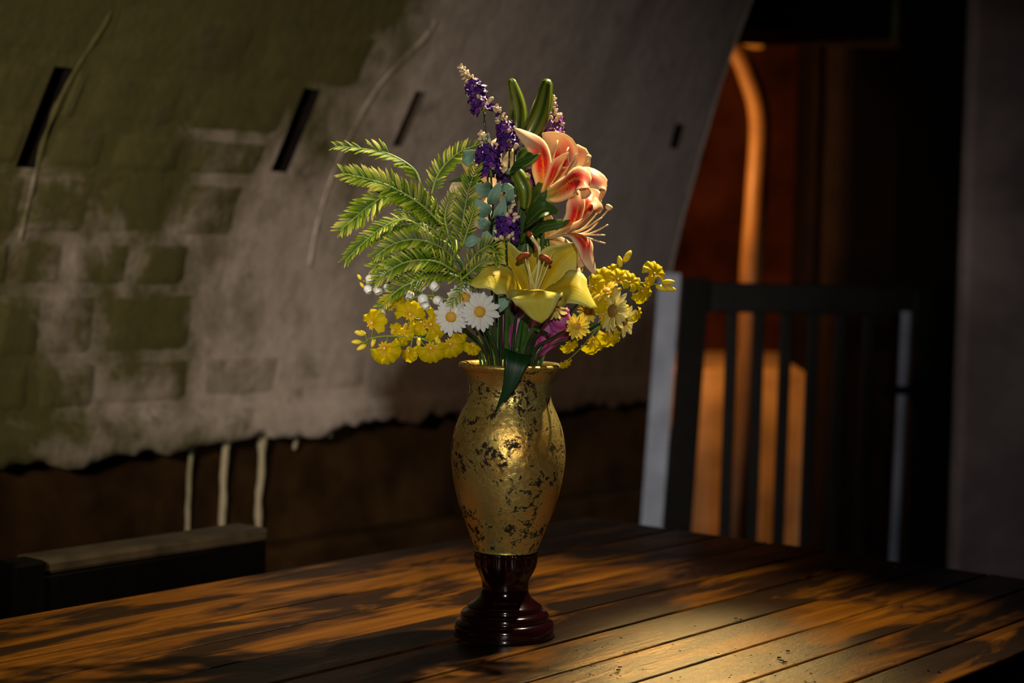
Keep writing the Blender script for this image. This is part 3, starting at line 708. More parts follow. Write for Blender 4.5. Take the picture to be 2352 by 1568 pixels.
# -- cream lily at the back, partly hidden
cr = thing('cream_lily', P(1118, 400, .07), 'cream lily half hidden behind the purple spikes', 'lily')
a = (1125, 440, .06)
for pts, W, sd in (([a, (1105, 405, .05), (1085, 380, .045), (1062, 345, .04)], 26, (.8, -.5, .2)), ([a, (1120, 400, .08), (1130, 360, .09), (1140, 318, .10)], 24, (1, .2, 0)),
                   ([a, (1095, 440, .05), (1055, 430, .04), (1032, 440, .04)], 18, (.1, 1, -.2)), ([a, (1150, 410, .07), (1170, 380, .08), (1178, 340, .09)], 22, (.9, .4, 0)),
                   ([a, (1110, 470, .04), (1105, 500, .03), (1120, 530, .02)], 22, (1, .1, .2)), ([a, (1160, 450, .05), (1185, 445, .04), (1200, 470, .03)], 18, (.2, 1, 0))):
    add_petal(cr, 'cream_petal', pts, W, sd, cup=.25, ruf=.1)
stem_to(P(*a), throat(-.01, .03), 'stem', cr, [.0036, .003], M['stem'])
cr2 = thing('cream_lily', P(1290, 560, .03), 'cream lily mostly covered by the two pink lilies', 'lily')
a = (1275, 570, .03)
for pts, W, sd in (([a, (1262, 540, .025), (1258, 515, .02), (1262, 490, .02)], 16, (1, 0, 0)), ([a, (1300, 600, -.0), (1318, 625, -.02), (1322, 655, -.03)], 16, (.9, .4, .2)),
                   ([a, (1300, 590, .01), (1325, 600, .0), (1330, 640, -.01)], 14, (.8, .4, 0)), ([a, (1255, 600, .04), (1240, 620, .04), (1235, 650, .03)], 16, (.9, .1, 0))):
    add_petal(cr2, 'cream_petal', pts, W, sd, cup=.25, ruf=.1)
stem_to(P(*a), throat(.02, .02), 'stem', cr2, [.0036, .003], M['stem'])

# -- magenta flower low among the stems
mg = thing('magenta_lily', P(1235, 720, .03), 'magenta striped flower hanging among the stems above the rim', 'lily')
a = (1235, 690, -.004)
for pts, W, sd in (([a, (1200, 712, -.014), (1184, 760, -.016), (1181, 818, -.014)], 19, (1, 0, .3)), ([a, (1226, 730, -.008), (1220, 775, -.008), (1214, 824, -.008)], 19, (1, .1, 0)),
                   ([a, (1275, 722, -.026), (1292, 738, -.032), (1316, 744, -.036)], 28, (.1, 1, -.2)), ([a, (1262, 735, -.018), (1254, 775, -.018), (1236, 820, -.014)], 25, (.9, .35, .2)),
                   ([a, (1288, 742, -.020), (1280, 772, -.020), (1256, 806, -.014)], 27, (.8, .5, 0)), ([a, (1178, 700, -.004), (1158, 740, -.004), (1156, 800, -.002)], 16, (1, 0, 0))):
    add_petal(mg, 'magenta_petal', pts, W, sd, cup=.25, ruf=.08)
stem_to(P(*a), throat(.0, .035), 'stem', mg, [.003, .003], M['stem'])

# -- lily buds
def lily_bud(base, tip, R, label, root, bend):
    t = thing('lily_bud', P(*base), label, 'flower bud', 'closed lily buds')
    A, B = P(*base), P(*tip)
    def rad(q): return R * PX * (0.34 + 0.66 * math.sin(PI * min(1, .12 + .86 * q ** .8)) ** .7) * (1 if q < .97 else .6)
    g = tube([A, A.lerp(B, .5) + bend, B], rad, 36, 24)
    ax_ = catmull([A, A.lerp(B, .5) + bend, B], 24)
    for i in range(25):                       # six shallow ribs along the bud
        for j in range(36):
            q = g[0][i * 36 + j]; g[0][i * 36 + j] = ax_[i] + (q - ax_[i]) * (1 - .10 * abs(math.cos(3 * 2 * PI * j / 36)) ** .8)
    mk('bud', g, M['lily_bud'], t)
    stem_to(A, root, 'stem', t, [.0032, .0028], M['stem'])
    return t
lily_bud((1186, 318, .02), (1174, 181, .03), 21, 'shorter upright green lily bud at the bouquet top', throat(-.004, .014), V(.006, 0, 0))
b2 = lily_bud((1206, 330, .01), (1259, 182, .02), 25, 'longer green lily bud leaning right at the bouquet top', throat(.006, .016), V(.004, -.004, 0))
b3 = lily_bud((1186, 392, -.03), (1206, 480, -.03), 19, 'striped green lily bud hanging beside the purple spikes', throat(.0, .0), V(.006, 0, 0.004))
def leafpart(parent, pts, W, side, mat='green_leaf', **k): return add_petal(parent, mat, pts, W, side, name='leaf', prof='leaf', nu=14, **k)
leafpart(b2, [(1165, 400, -.03), (1185, 372, -.045), (1210, 350, -.045), (1238, 345, -.04)], 26, (.4, .8, -.4), cup=.3)
leafpart(b2, [(1178, 385, -.05), (1195, 380, -.055), (1220, 368, -.055), (1240, 352, -.05)], 15, (.4, .8, -.4), cup=-.3)
leafpart(pk, [(1205, 520, -.035), (1225, 500, -.055), (1250, 480, -.06), (1285, 488, -.05)], 28, (.2, .9, -.35), cup=-.3)
leafpart(pk, [(1215, 500, -.02), (1225, 465, -.03), (1240, 440, -.03), (1250, 400, -.02)], 22, (.9, .3, -.3), cup=.2)
leafpart(pl2, [(1215, 545, -.03), (1245, 520, -.04), (1290, 512, -.045), (1310, 506, -.04)], 14, (.1, .9, -.3), cup=.3)
leafpart(pl2, [(1195, 560, -.01), (1210, 520, -.015), (1215, 470, -.015), (1210, 420, -.01)], 24, (1, .1, 0), cup=.2)
leafpart(ly, [(1190, 600, .0), (1205, 560, .0), (1215, 520, .0), (1240, 490, .0)], 26, (.9, .3, 0), cup=.2)
leafpart(cr, [(1115, 425, .02), (1090, 415, .01), (1060, 412, .005), (1030, 418, .0)], 9, (.1, 1, -.3), cup=.3)
leafpart(cr2, [(1240, 590, .04), (1235, 540, .045), (1240, 500, .045), (1262, 460, .05)], 30, (.9, .3, 0), cup=.2)

# -- the dark leaf over the rim
lf = thing('drooping_leaf', P(1190, 815, -.078), 'dark green pointed leaf folded down over the vase rim', 'leaf')
g = petal(PTS([(1190, 812, -.075), (1186, 830, -.086), (1170, 885, -.088), (1140, 940, -.086)]), 39 * PX, V(1, -.30, 0), cup=-.15, prof='tri', nu=14)
mk('blade', g, M['dark_leaf'], lf, .0012)
stem_to(P(1190, 813, -.074), throat(.006, -.03), 'stem', lf, .003, M['stem'], V(0, 0, .004))

# -- daisies
DP = mesh('daisy_petal', *petal([Vector((.16, 0, 0)), Vector((.45, 0, .07)), Vector((.75, 0, .08)), Vector((1, 0, .02))], .145, Vector((0, 1, 0)), cup=.25, nu=6, nv=2, prof='blunt')[:2], M['daisy_white'],
          petal([Vector((.16, 0, 0)), Vector((.45, 0, .07)), Vector((.75, 0, .08)), Vector((1, 0, .02))], .145, Vector((0, 1, 0)), nu=6, nv=2, prof='blunt')[2])
DPY = DP.copy(); DPY.materials[0] = M['daisy_yellow']
DPG = DP.copy(); DPG.materials[0] = M['daisy_gold']
def disc_mesh(mat):
    v, f = [], []
    n, m = 18, 5
    for i in range(m + 1):
        a = PI / 2 * i / m
        for j in range(n):
            b = 2 * PI * j / n; k = 1 + .12 * N3(i * 2.1, j * 1.9, 3)
            v.append(Vector((math.cos(a) * math.cos(b), math.cos(a) * math.sin(b), .55 * math.sin(a))) * k)
    for i in range(m):
        for j in range(n):
            a, b = i * n + j, i * n + (j + 1) % n; f.append((a, b, b + n, a + n))
    return mesh('disc', v, f, mat)
DD, DDB = disc_mesh(M['gold_disc']), disc_mesh(M['brown_disc'])
def daisy(c, face, R, n, label, pm, dm, root, discr=.30, droop=0.0, stem=True, group='daisies in the bouquet'):
    o = P(*c); t = thing('daisy', o, label, 'daisy', group); Fm = frame(o, V(*face)); S = R * PX
    for layer in range(2):
        for i in range(n):
            a = 2 * PI * (i + .5 * layer) / n + rr(-.07, .07); k = S * rr(.88, 1.05) * (1 if layer else .94)
            Mx = Fm @ Matrix.Rotation(a, 4, 'Z') @ Matrix.Translation((0, 0, (-.04 + .05 * layer) * S)) @ Matrix.Rotation(droop + rr(-.14, .16), 4, 'Y') @ Matrix.Rotation(rr(-.25, .25), 4, 'X') @ Matrix.Scale(k, 4)
            inst('petal', pm, t, Mx)
    inst('disc', dm, t, Fm @ Matrix.Scale(S * discr, 4))
    if stem:
        e = o - V(*face).normalized() * (S * .12)
        stem_to(e, root, 'stem', t, [.0022, .0019], M['stem_dark'], -V(*face).normalized() * .012)
    return t
daisy((1102, 716, -.075), (.12, .10, 1), 45, 11, 'white daisy facing forward under the yellow lily', DP, DD, throat(-.012, -.03))
daisy((1036, 728, -.065), (-.18, -.05, 1), 43, 10, 'white daisy beside the yellow orchid blooms', DP, DD, throat(-.025, -.025))
daisy((1068, 684, -.050), (-.15, .35, .95), 45, 11, 'white daisy tucked behind the two front daisies', DP, DD, throat(-.02, -.01))
daisy((1408, 714, -.040), (-.80, .12, .55), 54, 13, 'large pale yellow daisy turned left with a brown eye', DPY, DDB, throat(.028, -.012), droop=.05)
daisy((1432, 738, -.015), (.55, -.35, .7), 40, 12, 'pale yellow daisy facing right behind the brown-eyed one', DPY, DD, throat(.03, 0))
daisy((1325, 748, -.070), (.25, -.15, .95), 34, 8, 'golden daisy above the right side of the rim', DPG, DD, throat(.02, -.028), droop=-.35)
daisy((1274, 706, -.060), (-.2, -.5, .85), 32, 8, 'small yellow daisy under the right lily petal', DPY, DD, throat(.012, -.02))
daisy((1392, 668, -.026), (-.35, .75, .6), 36, 10, 'yellow daisy among the right orchid blooms', DPG, DD, throat(.03, -.006))
daisy((1350, 715, -.030), (.1, .2, .95), 28, 9, 'golden daisy between the lily and the brown-eyed daisy', DPG, DD, throat(.025, -.016))

# -- dancing-lady orchid sprays
def lip_mesh():
    v, f, uv = [], [], []; n, m = 44, 7
    for i in range(m + 1):
        r = i / m
        for j in range(n + 1):
            a = -1.95 + 3.9 * j / n
            R = r * (1.22 + .16 * abs(math.cos(3.7 * a)) ** .5 - .10 * (abs(a) > 1.6)) * (1 - .16 * math.exp(-(a / .09) ** 2) * r)
            z = .13 * r * r * math.sin(9.2 * a) + .05 * r ** 3 * math.sin(21 * a + 1) + .26 * math.sin(PI * r * .8) - .30 * r ** 3
            v.append(Vector((R * math.sin(a), -R * math.cos(a) - .02, z))); uv.append((r, .5))
    k = n + 1
    for i in range(m):
        for j in range(n): a = i * k + j; f.append((a, a + 1, a + k + 1, a + k))
    return mesh('orchid_flower', v, f, M['orchid_lip'], uv)
LIP = lip_mesh()
_s = petal([Vector((0, 0, 0)), Vector((0, .35, .06)), Vector((0, .66, .0))], .15, Vector((1, 0, 0)), cup=.3, nu=6, nv=2, prof='leaf')
SEP = mesh('sepal', _s[0], _s[1], M['orchid_sepal'], _s[2])
def ball(name, r, mat, sx=1.0, point_=0.0, n=10, m=7):
    v, f = [], []
    for i in range(m + 1):
        a = -PI / 2 + PI * i / m; q = math.cos(a)
        for j in range(n):
            b = 2 * PI * j / n; v.append(Vector((r * max(q, .02) * math.cos(b), r * max(q, .02) * math.sin(b), r * sx * (math.sin(a) + point_ * max(0, math.sin(a)) ** 3))))
    for i in range(m):
        for j in range(n): a, b = i * n + j, i * n + (j + 1) % n; f.append((a, b, b + n, a + n))
    f.append(tuple(range(n))[::-1]); f.append(tuple(m * n + j for j in range(n)))
    return mesh(name, v, f, mat)
KNOB = ball('knob', .11, M['pale_knob']); OBUD = ball('bud', 1, M['yellow_bud'], 1.7, .3)
def orchid_spray(label, root, hub, flowers, buds, branch=None):
    t = thing('orchid_spray', hub, label, 'orchid', 'yellow orchid sprays')
    _, sp = stem_to(hub, root, 'stem', t, [.0019, .0014], M['stem'])
    tips = []
    for (x, y, dd, face, R, rl) in flowers:
        o = P(x, y, dd); S = R * PX * .88; Fm = frame(o, V(*face), rl) @ Matrix.Scale(S, 4)
        fl_ = inst('flower', LIP, t, Fm)
        for a in (-1.15, -.5, .1, .6, 1.2):
            inst('sepal', SEP, fl_, Fm @ Matrix.Rotation(a, 4, 'Z') @ Matrix.Rotation(rr(-.1, .35), 4, 'X') @ Matrix.Translation((0, 0, -.04)))
        inst('knob', KNOB, fl_, Fm @ Matrix.Translation((0, .02, .12)))
        tips.append(o - V(*face).normalized() * (.1 * S))
    for (x, y, dd, dirv, R) in buds:
        o = P(x, y, dd); z = V(*dirv); inst('bud', OBUD, t, frame(o, z) @ Matrix.Scale(R * PX, 4)); tips.append(o - z.normalized() * (1.5 * R * PX))
    ends = [(p - hub).length for p in tips]
    gs = []
    br = [hub] + [P(*q) for q in (branch or [])]
    if branch: gs.append(tube(br, [.0014, .0009], 6, 20))
    rail = catmull(br, 24) if branch else catmull(sp[1:], 24)
    for p in tips:
        q = min(rail, key=lambda c: (c - p).length + .6 * (c - sp[1]).length * .2)
        gs.append(tube([q, q.lerp(p, .55) + V(0, -.003, 0), p], .0009, 5, 6))
    if gs: mk('twigs', join(*gs), M['stem_yellow'], t)
    return t
# left spray (front row, seen hanging to the left)
orchid_spray('yellow orchid spray hanging lowest on the left of the vase', throat(-.035, -.02), P(960, 775, -.055),
   [(856, 742, -.03, (-.45, .25, .8), 29, 2.6), (884, 800, -.06, (-.2, -.1, 1), 31, .35), (940, 806, -.05, (-.55, 0, .75), 22, .2), (990, 800, -.075, (.0, -.05, 1), 28, .15), (1034, 790, -.07, (.15, -.05, 1), 27, .25),
    (922, 772, -.05, (.4, .2, .8), 19, 1.2), (905, 760, -.04, (-.3, .4, .8), 18, 2.2), (1085, 795, -.055, (.3, .3, .8), 18, -.3)],
   [(829, 765, -.03, (-1, .2, .2), 7), (820, 785, -.03, (-1, 0, .2), 6), (832, 797, -.03, (-.8, -.4, .2), 6.5), (858, 785, -.04, (-.3, -1, .3), 6), (962, 785, -.06, (0, -1, .4), 6)],
   [(925, 772, -.055), (880, 772, -.05), (845, 778, -.04)])
orchid_spray('yellow orchid spray just below the white bell flowers', throat(-.03, -.012), P(985, 735, -.035),
   [(897, 700, -.03, (-.2, .3, .9), 27, 2.9), (942, 722, -.05, (0, .25, 1), 29, 3.1), (990, 745, -.06, (.25, .1, .9), 31, 1.5), (968, 740, -.04, (-.3, .3, .9), 26, -1.3), (972, 712, -.03, (.1, .5, .8), 18, 2.8), (935, 750, -.045, (.2, 0, 1), 18, .9), (930, 765, -.055, (-.2, -.2, 1), 17, .4), (1055, 770, -.05, (.2, .2, .9), 15, 0)],
   [(1003, 775, -.06, (0, -1, .3), 6), (1008, 786, -.06, (.2, -1, .3), 6)],
   [(955, 732, -.045), (925, 728, -.045), (900, 715, -.035)])
orchid_spray('yellow orchid spray reaching furthest right past the gate post', throat(.035, -.005), P(1440, 655, -.02),
   [(1502, 628, -.02, (.45, .25, .8), 26, 2.7), (1474, 668, -.02, (.55, -.1, .8), 25, .6), (1420, 642, -.03, (.0, .4, .9), 24, 2.4), (1447, 648, -.03, (.3, .3, .9), 20, 1.8), (1488, 642, -.02, (-.3, 0, .9), 14, 1.0)],
   [(1534, 648, -.02, (1, .05, .2), 7.5), (1518, 661, -.02, (.9, -.4, .2), 7.5), (1538, 663, -.02, (1, -.2, .2), 7), (1465, 650, -.02, (.2, 1, .2), 6)],
   [(1470, 650, -.02), (1500, 652, -.02), (1522, 655, -.02)])
orchid_spray('yellow orchid spray with two high buds behind the right daisies', throat(.03, .01), P(1395, 655, .0),
   [(1382, 640, -.01, (-.3, .3, .9), 24, 2.2), (1362, 658, -.015, (-.4, .2, .9), 26, 1.8), (1405, 622, .0, (-.5, .4, .7), 16, 2.5), (1432, 636, -.01, (.2, .5, .8), 20, 3.0), (1375, 690, -.03, (.0, .1, 1), 24, 1.0)],
   [(1441, 590, .0, (.5, .9, .1), 8), (1424, 602, .0, (-.2, 1, .2), 7)],
   [(1405, 632, .0), (1420, 612, .0), (1437, 597, .0)])
orchid_spray('yellow orchid spray drooping under the brown-eyed daisy', throat(.036, -.01), P(1380, 745, -.025),
   [(1362, 784, -.02, (.35, -.3, .9), 27, .7), (1398, 768, -.02, (.3, -.2, .9), 26, .3), (1462, 720, -.01, (.7, -.1, .7), 16, .8), (1385, 722, -.03, (.2, .2, .9), 22, 1.6), (1308, 790, -.04, (.4, -.3, .8), 20, .5), (1300, 832, -.045, (.5, -.4, .7), 14, .3), (1430, 712, -.01, (.3, .3, .8), 18, 2)],
   [], [(1400, 740, -.02), (1430, 725, -.015)])

# -- lily of the valley
def bell_mesh():
    pr_ = [(.05, 1.0), (.55, .92), (.92, .55), (1.0, .1), (.92, -.35), (.78, -.62), (.95, -.85), (.80, -.80), (.6, -.5), (.01, -.3)]
    g = lathe(pr_, 18, lambda a, i: 1 + (.14 * math.cos(6 * a) if 5 < i < 8 else 0)); return mesh('bell', g[0], g[1], M['white_bell'])
BELL = bell_mesh()
def lotv(label, root, hub, bells, rails, tipbuds=()):
    t = thing('lily_of_the_valley', hub, label, 'flower sprig', 'white bell sprigs')
    _, sp = stem_to(hub, root, 'stem', t, [.0018, .0014], M['stem_yellow'])
    rl = catmull([hub] + [P(*q) for q in rails], 24); gs = [tube([hub] + [P(*q) for q in rails], [.0013, .0008], 6, 20)]
    for (x, y, dd, d, R) in bells:
        o = P(x, y, dd); z = -V(*d).normalized(); inst('bell', BELL, t, frame(o, z) @ Matrix.Scale(R * PX, 4))
        q = min(rl, key=lambda c: (c - o).length); gs.append(tube([q, q.lerp(o + z * R * PX, .6) + V(0, .004, 0), o + z * R * PX * .95], .0007, 5, 8))
    for (x, y, dd, R) in tipbuds:
        o = P(x, y, dd); inst('bud', OBUD, t, frame(o, V(-.6, .8, 0)) @ Matrix.Scale(R * PX, 4))
    mk('twigs', join(*gs), M['stem_yellow'], t)
lotv('sprig of white bell flowers at the far left edge', throat(-.03, .0), P(930, 660, -.03),
     [(850, 641, -.03, (.3, -1, .3), 10.5), (883, 632, -.03, (.9, .5, .3), 10.5), (846, 664, -.03, (.5, -.9, .2), 10.5), (868, 666, -.035, (.4, -.9, .3), 10.5), (890, 661, -.02, (.7, -.5, .2), 9.5), (878, 719, -.02, (.2, -1, .2), 9), (915, 632, -.01, (.4, -.8, .3), 8)],
     [(890, 648, -.03), (860, 648, -.03), (833, 645, -.025)], [(826, 637, -.025, 4), (832, 655, -.025, 4)])
lotv('sprig of white bell flowers between fern and daisies', throat(-.025, -.01), P(1010, 682, -.045),
     [(965, 657, -.045, (.6, -.6, .3), 11), (997, 657, -.05, (.7, -.7, .3), 11), (972, 688, -.055, (.3, -1, .4), 12.5), (1005, 690, -.055, (.8, -.4, .3), 10.5), (940, 678, -.04, (-.2, -1, .3), 11), (978, 702, -.05, (.5, -.8, .3), 9), (948, 660, -.035, (.4, -.7, .3), 8)],
     [(985, 678, -.05), (962, 680, -.05), (940, 688, -.045)])

# -- lavender spikes
def floret_mesh(mat, seed):
    v, f = [], []; n = 10
    for i, (r, z) in enumerate(((.12, -.5), (.45, -.1), (1.0, .35), (.55, .25), (.05, .1))):
        for j in range(n):
            a = 2 * PI * j / n; R = r * (1 + (.28 * math.cos(5 * a) if i == 2 else 0) + .1 * N3(i, j, seed))
            v.append(Vector((R * math.cos(a), R * math.sin(a), z + (.15 * math.sin(3 * a + seed) if i == 2 else 0))))
    for i in range(4):
        for j in range(n): a, b = i * n + j, i * n + (j + 1) % n; f.append((a, b, b + n, a + n))
    return mesh('floret', v, f, mat)
FLO = [floret_mesh(M['purple_floret'], 1), floret_mesh(M['purple_floret'], 5), floret_mesh(M['violet_floret'], 8)]
CB = ball('cream_bud', 1, M['cream_bud'], 1.5, .2, 7, 5)
def lavender(label, base, mid, tip, W, root, n=34, nb=24, lilac=.25, leaves=(), creamlow=.12, stempts=None):
    t = thing('lavender_sprig', P(*base), label, 'lavender', 'purple lavender sprigs')
    A, B, C_ = P(*base), P(*mid), P(*tip)
    def scatter(p, q, n, w0, w1, cream, size):
        T = (q - p).normalized(); s = T.orthogonal().normalized(); b = T.cross(s)
        for i in range(n):
            k = (i + .5) / n; a = i * 2.4 + rr(-.3, .3); w_ = (w0 + (w1 - w0) * k) * PX * rr(.55, 1.0)
            out = s * math.cos(a) + b * math.sin(a); o = p.lerp(q, k) + out * w_
            isb = RND() < cream; R = size * (rr(.50, .62) if isb else rr(.8, 1.2)) * PX
            me = CB if isb else (FLO[2] if RND() < lilac else FLO[i % 2])
            inst('bud' if isb else 'floret', me, t, frame(o, out + T * rr(.2, .8), rr(0, 6)) @ Matrix.Scale(R, 4))
    scatter(A, B, int(n * 1.25), W * 1.0, W * .8, creamlow, 9.6); scatter(B, C_, nb, W * .55, W * .10, .97, 6.6)
    mk('spike', tube([A, B, C_], [.0022, .0008], 6, 12), M['stem_yellow'], t)
    stem_to(A, root, 'stem', t, [.0018, .0013], M['stem_dark'])
    for (pts, wd, sd) in leaves: add_petal(t, 'teal_leaf', pts, wd, sd, name='leaf', prof='leaf', cup=.2, nu=10)
    return t
lavender('tallest purple lavender sprig with a pale tip', (1112, 256, .01), (1084, 190, .01), (1056, 152, .01), 25, throat(-.015, .02))
lavender('second purple lavender sprig leaning on the lily bud', (1170, 345, -.03), (1156, 285, -.03), (1138, 243, -.03), 27, throat(-.008, .006), leaves=[([(1160, 395, -.03), (1172, 393, -.04), (1195, 388, -.045)], 7, (0, .8, -.5))])
lavender('purple lavender sprig above the blue-green leaves', (1128, 405, -.04), (1118, 338, -.04), (1103, 303, -.035), 29, throat(-.012, -.01), n=44, nb=16, leaves=[
    ([(1062, 372, -.02), (1075, 362, -.025), (1095, 345, -.025)], 20, (.4, .8, .3)), ([(1128, 430, -.04), (1110, 435, -.055), (1090, 425, -.06)], 18, (.1, .9, .2)), ([(1128, 470, -.05), (1135, 450, -.06), (1150, 415, -.06)], 15, (.9, .3, 0)),
    ([(1126, 490, -.05), (1108, 480, -.06), (1092, 455, -.06)], 18, (.8, .6, 0)), ([(1130, 500, -.05), (1148, 490, -.06), (1160, 450, -.06)], 16, (.9, .3, .1)), ([(1125, 520, -.05), (1112, 515, -.06), (1098, 495, -.06)], 14, (.7, .6, 0)),
    ([(1066, 562, -.08), (1085, 552, -.085), (1108, 550, -.08)], 13, (0, 1, -.1)), ([(1128, 560, -.04), (1118, 545, -.05), (1112, 525, -.05)], 13, (.9, .2, 0)), ([(1105, 330, -.03), (1115, 318, -.03), (1122, 305, -.03)], 11, (.9, .3, .2))])
lavender('pale-flecked lavender sprig at the right behind the green bud', (1266, 318, .05), (1266, 262, .05), (1270, 220, .05), 36, throat(.01, .03), lilac=.6, creamlow=.42, n=46, nb=22)
lavender('lowest purple lavender sprig above the yellow lily', (1163, 552, -.05), (1168, 482, -.05), (1180, 448, -.045), 29, throat(-.002, -.014), n=46, nb=14, leaves=[
    ([(1160, 470, -.045), (1168, 455, -.055), (1178, 430, -.06)], 14, (.8, .3, .2)), ([(1148, 440, -.05), (1162, 428, -.055), (1182, 432, -.055)], 10, (0, 1, -.2)), ([(1140, 560, -.03), (1150, 520, -.035), (1160, 495, -.03)], 16, (1, .2, 0)),
    ([(1168, 675, -.055), (1160, 688, -.06), (1148, 718, -.06)], 17, (.9, .3, .1)), ([(1178, 680, -.05), (1172, 690, -.05), (1160, 705, -.05)], 12, (.9, .1, .2))])
lavender('dark lavender sprig half hidden behind the broad leaf', (1226, 436, .02), (1224, 395, .02), (1228, 365, .02), 20, throat(.004, .02), n=26, nb=8)
lavender('small violet sprig in the shade under the second sprig', (1158, 420, .0), (1156, 398, .0), (1154, 380, .0), 14, throat(-.006, .016), n=16, nb=4, lilac=.7)

# -- fern branches
_l = petal([Vector((0, 0, 0)), Vector((.35, 0, .04)), Vector((.7, 0, .04)), Vector((1, 0, -.03))], .076, Vector((0, 1, 0)), cup=.35, nu=5, nv=1, prof='blunt')
LEAF = mesh('leaflet', _l[0], _l[1], M['fern_leaf'], _l[2]); LEAFT = LEAF.copy(); LEAFT.materials[0] = M['fern_tip']
def frond(parent, pts, L, nrm=(0, .35, .95), n=None, skip=None, tipy=.25, angle=.95, lo=1.0, hi=1.0):
    c = catmull(PTS(pts), 60); ln = sum((c[i + 1] - c[i]).length for i in range(60))
    fr = mk('frond', tube(PTS(pts), [.0016, .0007], 6, 24), M['stem_yellow'], parent)
    n = n or int(ln / PX / 7.4); N0 = V(*nrm)
    for i in range(n):
        t = .06 + .94 * (i + .5) / n; k = min(59, int(t * 60)); o = c[k].lerp(c[k + 1], t * 60 - k) if k < 60 else c[60]
        T = (c[min(60, k + 1)] - c[max(0, k - 1)]).normalized(); S = N0.cross(T).normalized(); N = T.cross(S)
        for sg in (-1, 1):
            if skip and skip(t, sg): continue
            ang = angle * (1.08 - .45 * t) + rr(-.09, .09)
            d = (T * math.cos(ang) + S * (sg * math.sin(ang)) + N * rr(-.05, .38)).normalized()
            y = N.cross(d).normalized(); z = d.cross(y)
            le = L * PX * (math.sin(PI * min(1, .22 + .66 * t)) ** .6) * rr(.85, 1.1) * (hi if sg < 0 else lo)
            Mx = Matrix((d * le, y * le * (.9 + .25 * RND()), z * le)).transposed().to_4x4(); Mx.translation = o
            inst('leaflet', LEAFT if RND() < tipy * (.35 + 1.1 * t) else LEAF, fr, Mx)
    return fr
def fern(label, hub, root, fronds):
    t = thing('fern_branch', P(*hub), label, 'fern', 'fern branches')
    stem_to(P(*hub), root, 'stem', t, [.0032, .0024], M['stem'])
    gs = []
    for fr in fronds:
        k = dict(fr[2]) if len(fr) > 2 else {}
        frond(t, fr[0], fr[1], **k); gs.append(tube([P(*hub), P(*hub).lerp(P(*fr[0][0]), .5) + V(0, .006, 0), P(*fr[0][0])], .0016, 6, 8))
    mk('fork', join(*gs), M['stem_yellow'], t)
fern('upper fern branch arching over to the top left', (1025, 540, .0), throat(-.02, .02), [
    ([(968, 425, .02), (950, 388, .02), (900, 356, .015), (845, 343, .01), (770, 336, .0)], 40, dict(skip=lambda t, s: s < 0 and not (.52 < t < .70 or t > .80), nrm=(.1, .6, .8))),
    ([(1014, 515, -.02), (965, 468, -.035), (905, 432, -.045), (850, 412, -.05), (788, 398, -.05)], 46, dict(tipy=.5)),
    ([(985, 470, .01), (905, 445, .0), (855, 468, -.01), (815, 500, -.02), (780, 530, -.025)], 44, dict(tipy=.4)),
    ([(990, 450, .03), (1004, 405, .03), (1028, 372, .025), (1060, 347, .02), (1104, 330, .015)], 34, dict(tipy=.4))])
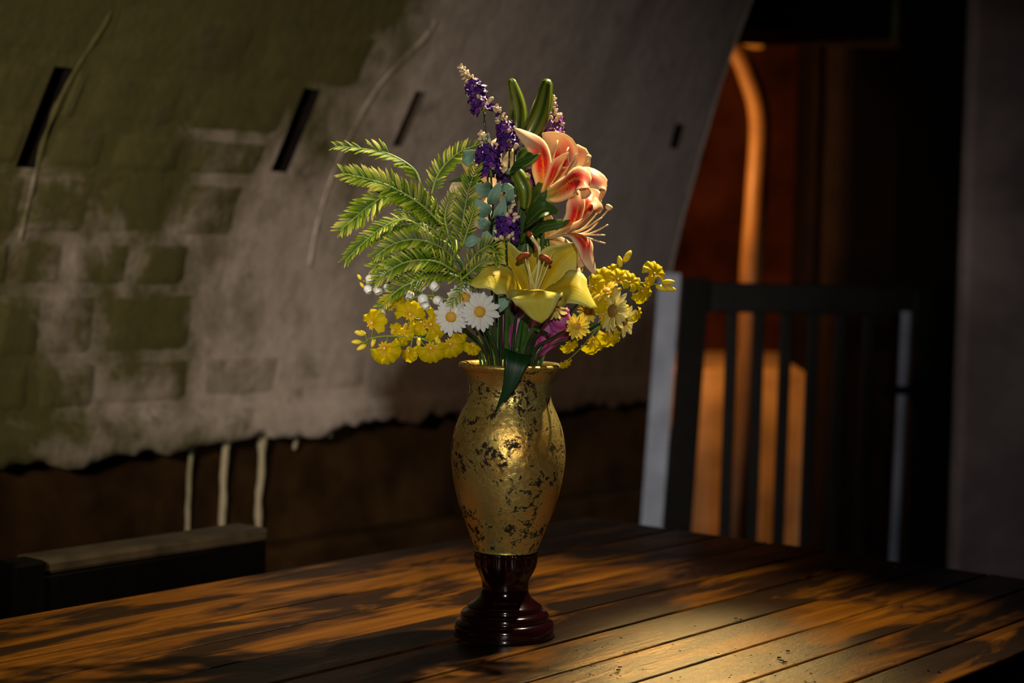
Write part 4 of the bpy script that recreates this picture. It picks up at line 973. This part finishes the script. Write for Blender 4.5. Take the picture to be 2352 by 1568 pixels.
fern('middle fern branch spreading beside the blue-green leaves', (1050, 590, -.01), throat(-.018, .01), [
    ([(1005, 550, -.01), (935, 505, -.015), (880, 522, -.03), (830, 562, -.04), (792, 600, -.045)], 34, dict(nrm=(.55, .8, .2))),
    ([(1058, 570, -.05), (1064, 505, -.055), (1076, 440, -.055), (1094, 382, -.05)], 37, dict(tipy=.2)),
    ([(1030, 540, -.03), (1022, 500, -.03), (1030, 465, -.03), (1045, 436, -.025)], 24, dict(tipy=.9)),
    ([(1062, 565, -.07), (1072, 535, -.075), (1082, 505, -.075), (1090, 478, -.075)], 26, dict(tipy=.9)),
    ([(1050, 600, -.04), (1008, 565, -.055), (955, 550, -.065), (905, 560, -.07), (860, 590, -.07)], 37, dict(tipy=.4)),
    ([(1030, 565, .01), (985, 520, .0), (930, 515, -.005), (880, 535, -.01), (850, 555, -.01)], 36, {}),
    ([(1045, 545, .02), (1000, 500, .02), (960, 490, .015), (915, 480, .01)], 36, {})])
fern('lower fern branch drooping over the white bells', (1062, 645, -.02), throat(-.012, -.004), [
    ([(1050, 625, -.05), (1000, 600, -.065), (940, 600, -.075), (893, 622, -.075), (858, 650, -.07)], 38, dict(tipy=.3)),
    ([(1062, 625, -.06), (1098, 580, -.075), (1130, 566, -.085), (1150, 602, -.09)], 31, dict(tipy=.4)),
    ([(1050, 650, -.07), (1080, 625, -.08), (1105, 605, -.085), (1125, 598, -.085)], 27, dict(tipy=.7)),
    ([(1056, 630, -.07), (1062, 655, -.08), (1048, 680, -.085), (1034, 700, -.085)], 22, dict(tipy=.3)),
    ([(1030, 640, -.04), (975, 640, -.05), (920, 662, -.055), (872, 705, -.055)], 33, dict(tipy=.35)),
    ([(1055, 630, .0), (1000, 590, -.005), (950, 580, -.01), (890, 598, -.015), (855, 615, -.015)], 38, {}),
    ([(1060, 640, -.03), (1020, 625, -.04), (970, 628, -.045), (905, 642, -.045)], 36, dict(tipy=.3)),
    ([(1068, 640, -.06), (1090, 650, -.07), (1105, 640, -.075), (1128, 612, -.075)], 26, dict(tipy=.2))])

# -- loose green stems crowding the mouth
for i, (x, y, dd, rx, ry, label) in enumerate(((1165, 700, -.045, -.006, -.03, 'thick green stem rising left of the lily base'), (1150, 712, -.035, -.012, -.024, 'slim glossy stem next to the blue-green leaf'),
        (1190, 720, -.04, .0, -.032, 'glossy dark stem just right of the thick stem'), (1240, 760, -.05, .008, -.034, 'bright green cut stem under the yellow lily'), (1140, 730, -.02, -.016, -.02, 'leftmost straight stem above the rim'),
        (1205, 735, -.03, .004, -.02, 'pale green stem behind the folded leaf'), (1262, 770, -.055, .016, -.03, 'dark slanted stem on the right of the mouth'))):
    e = P(x, y, dd)
    o, _ = stem_to(e, throat(rx, ry), 'flower_stem', None, [.0032 if i in (0, 3, 5) else .0021] * 2, M['stem'] if i in (0, 3, 4, 5) else M['stem_dark'])
    tag(o, label, 'stem', 'bare stems above the vase rim')
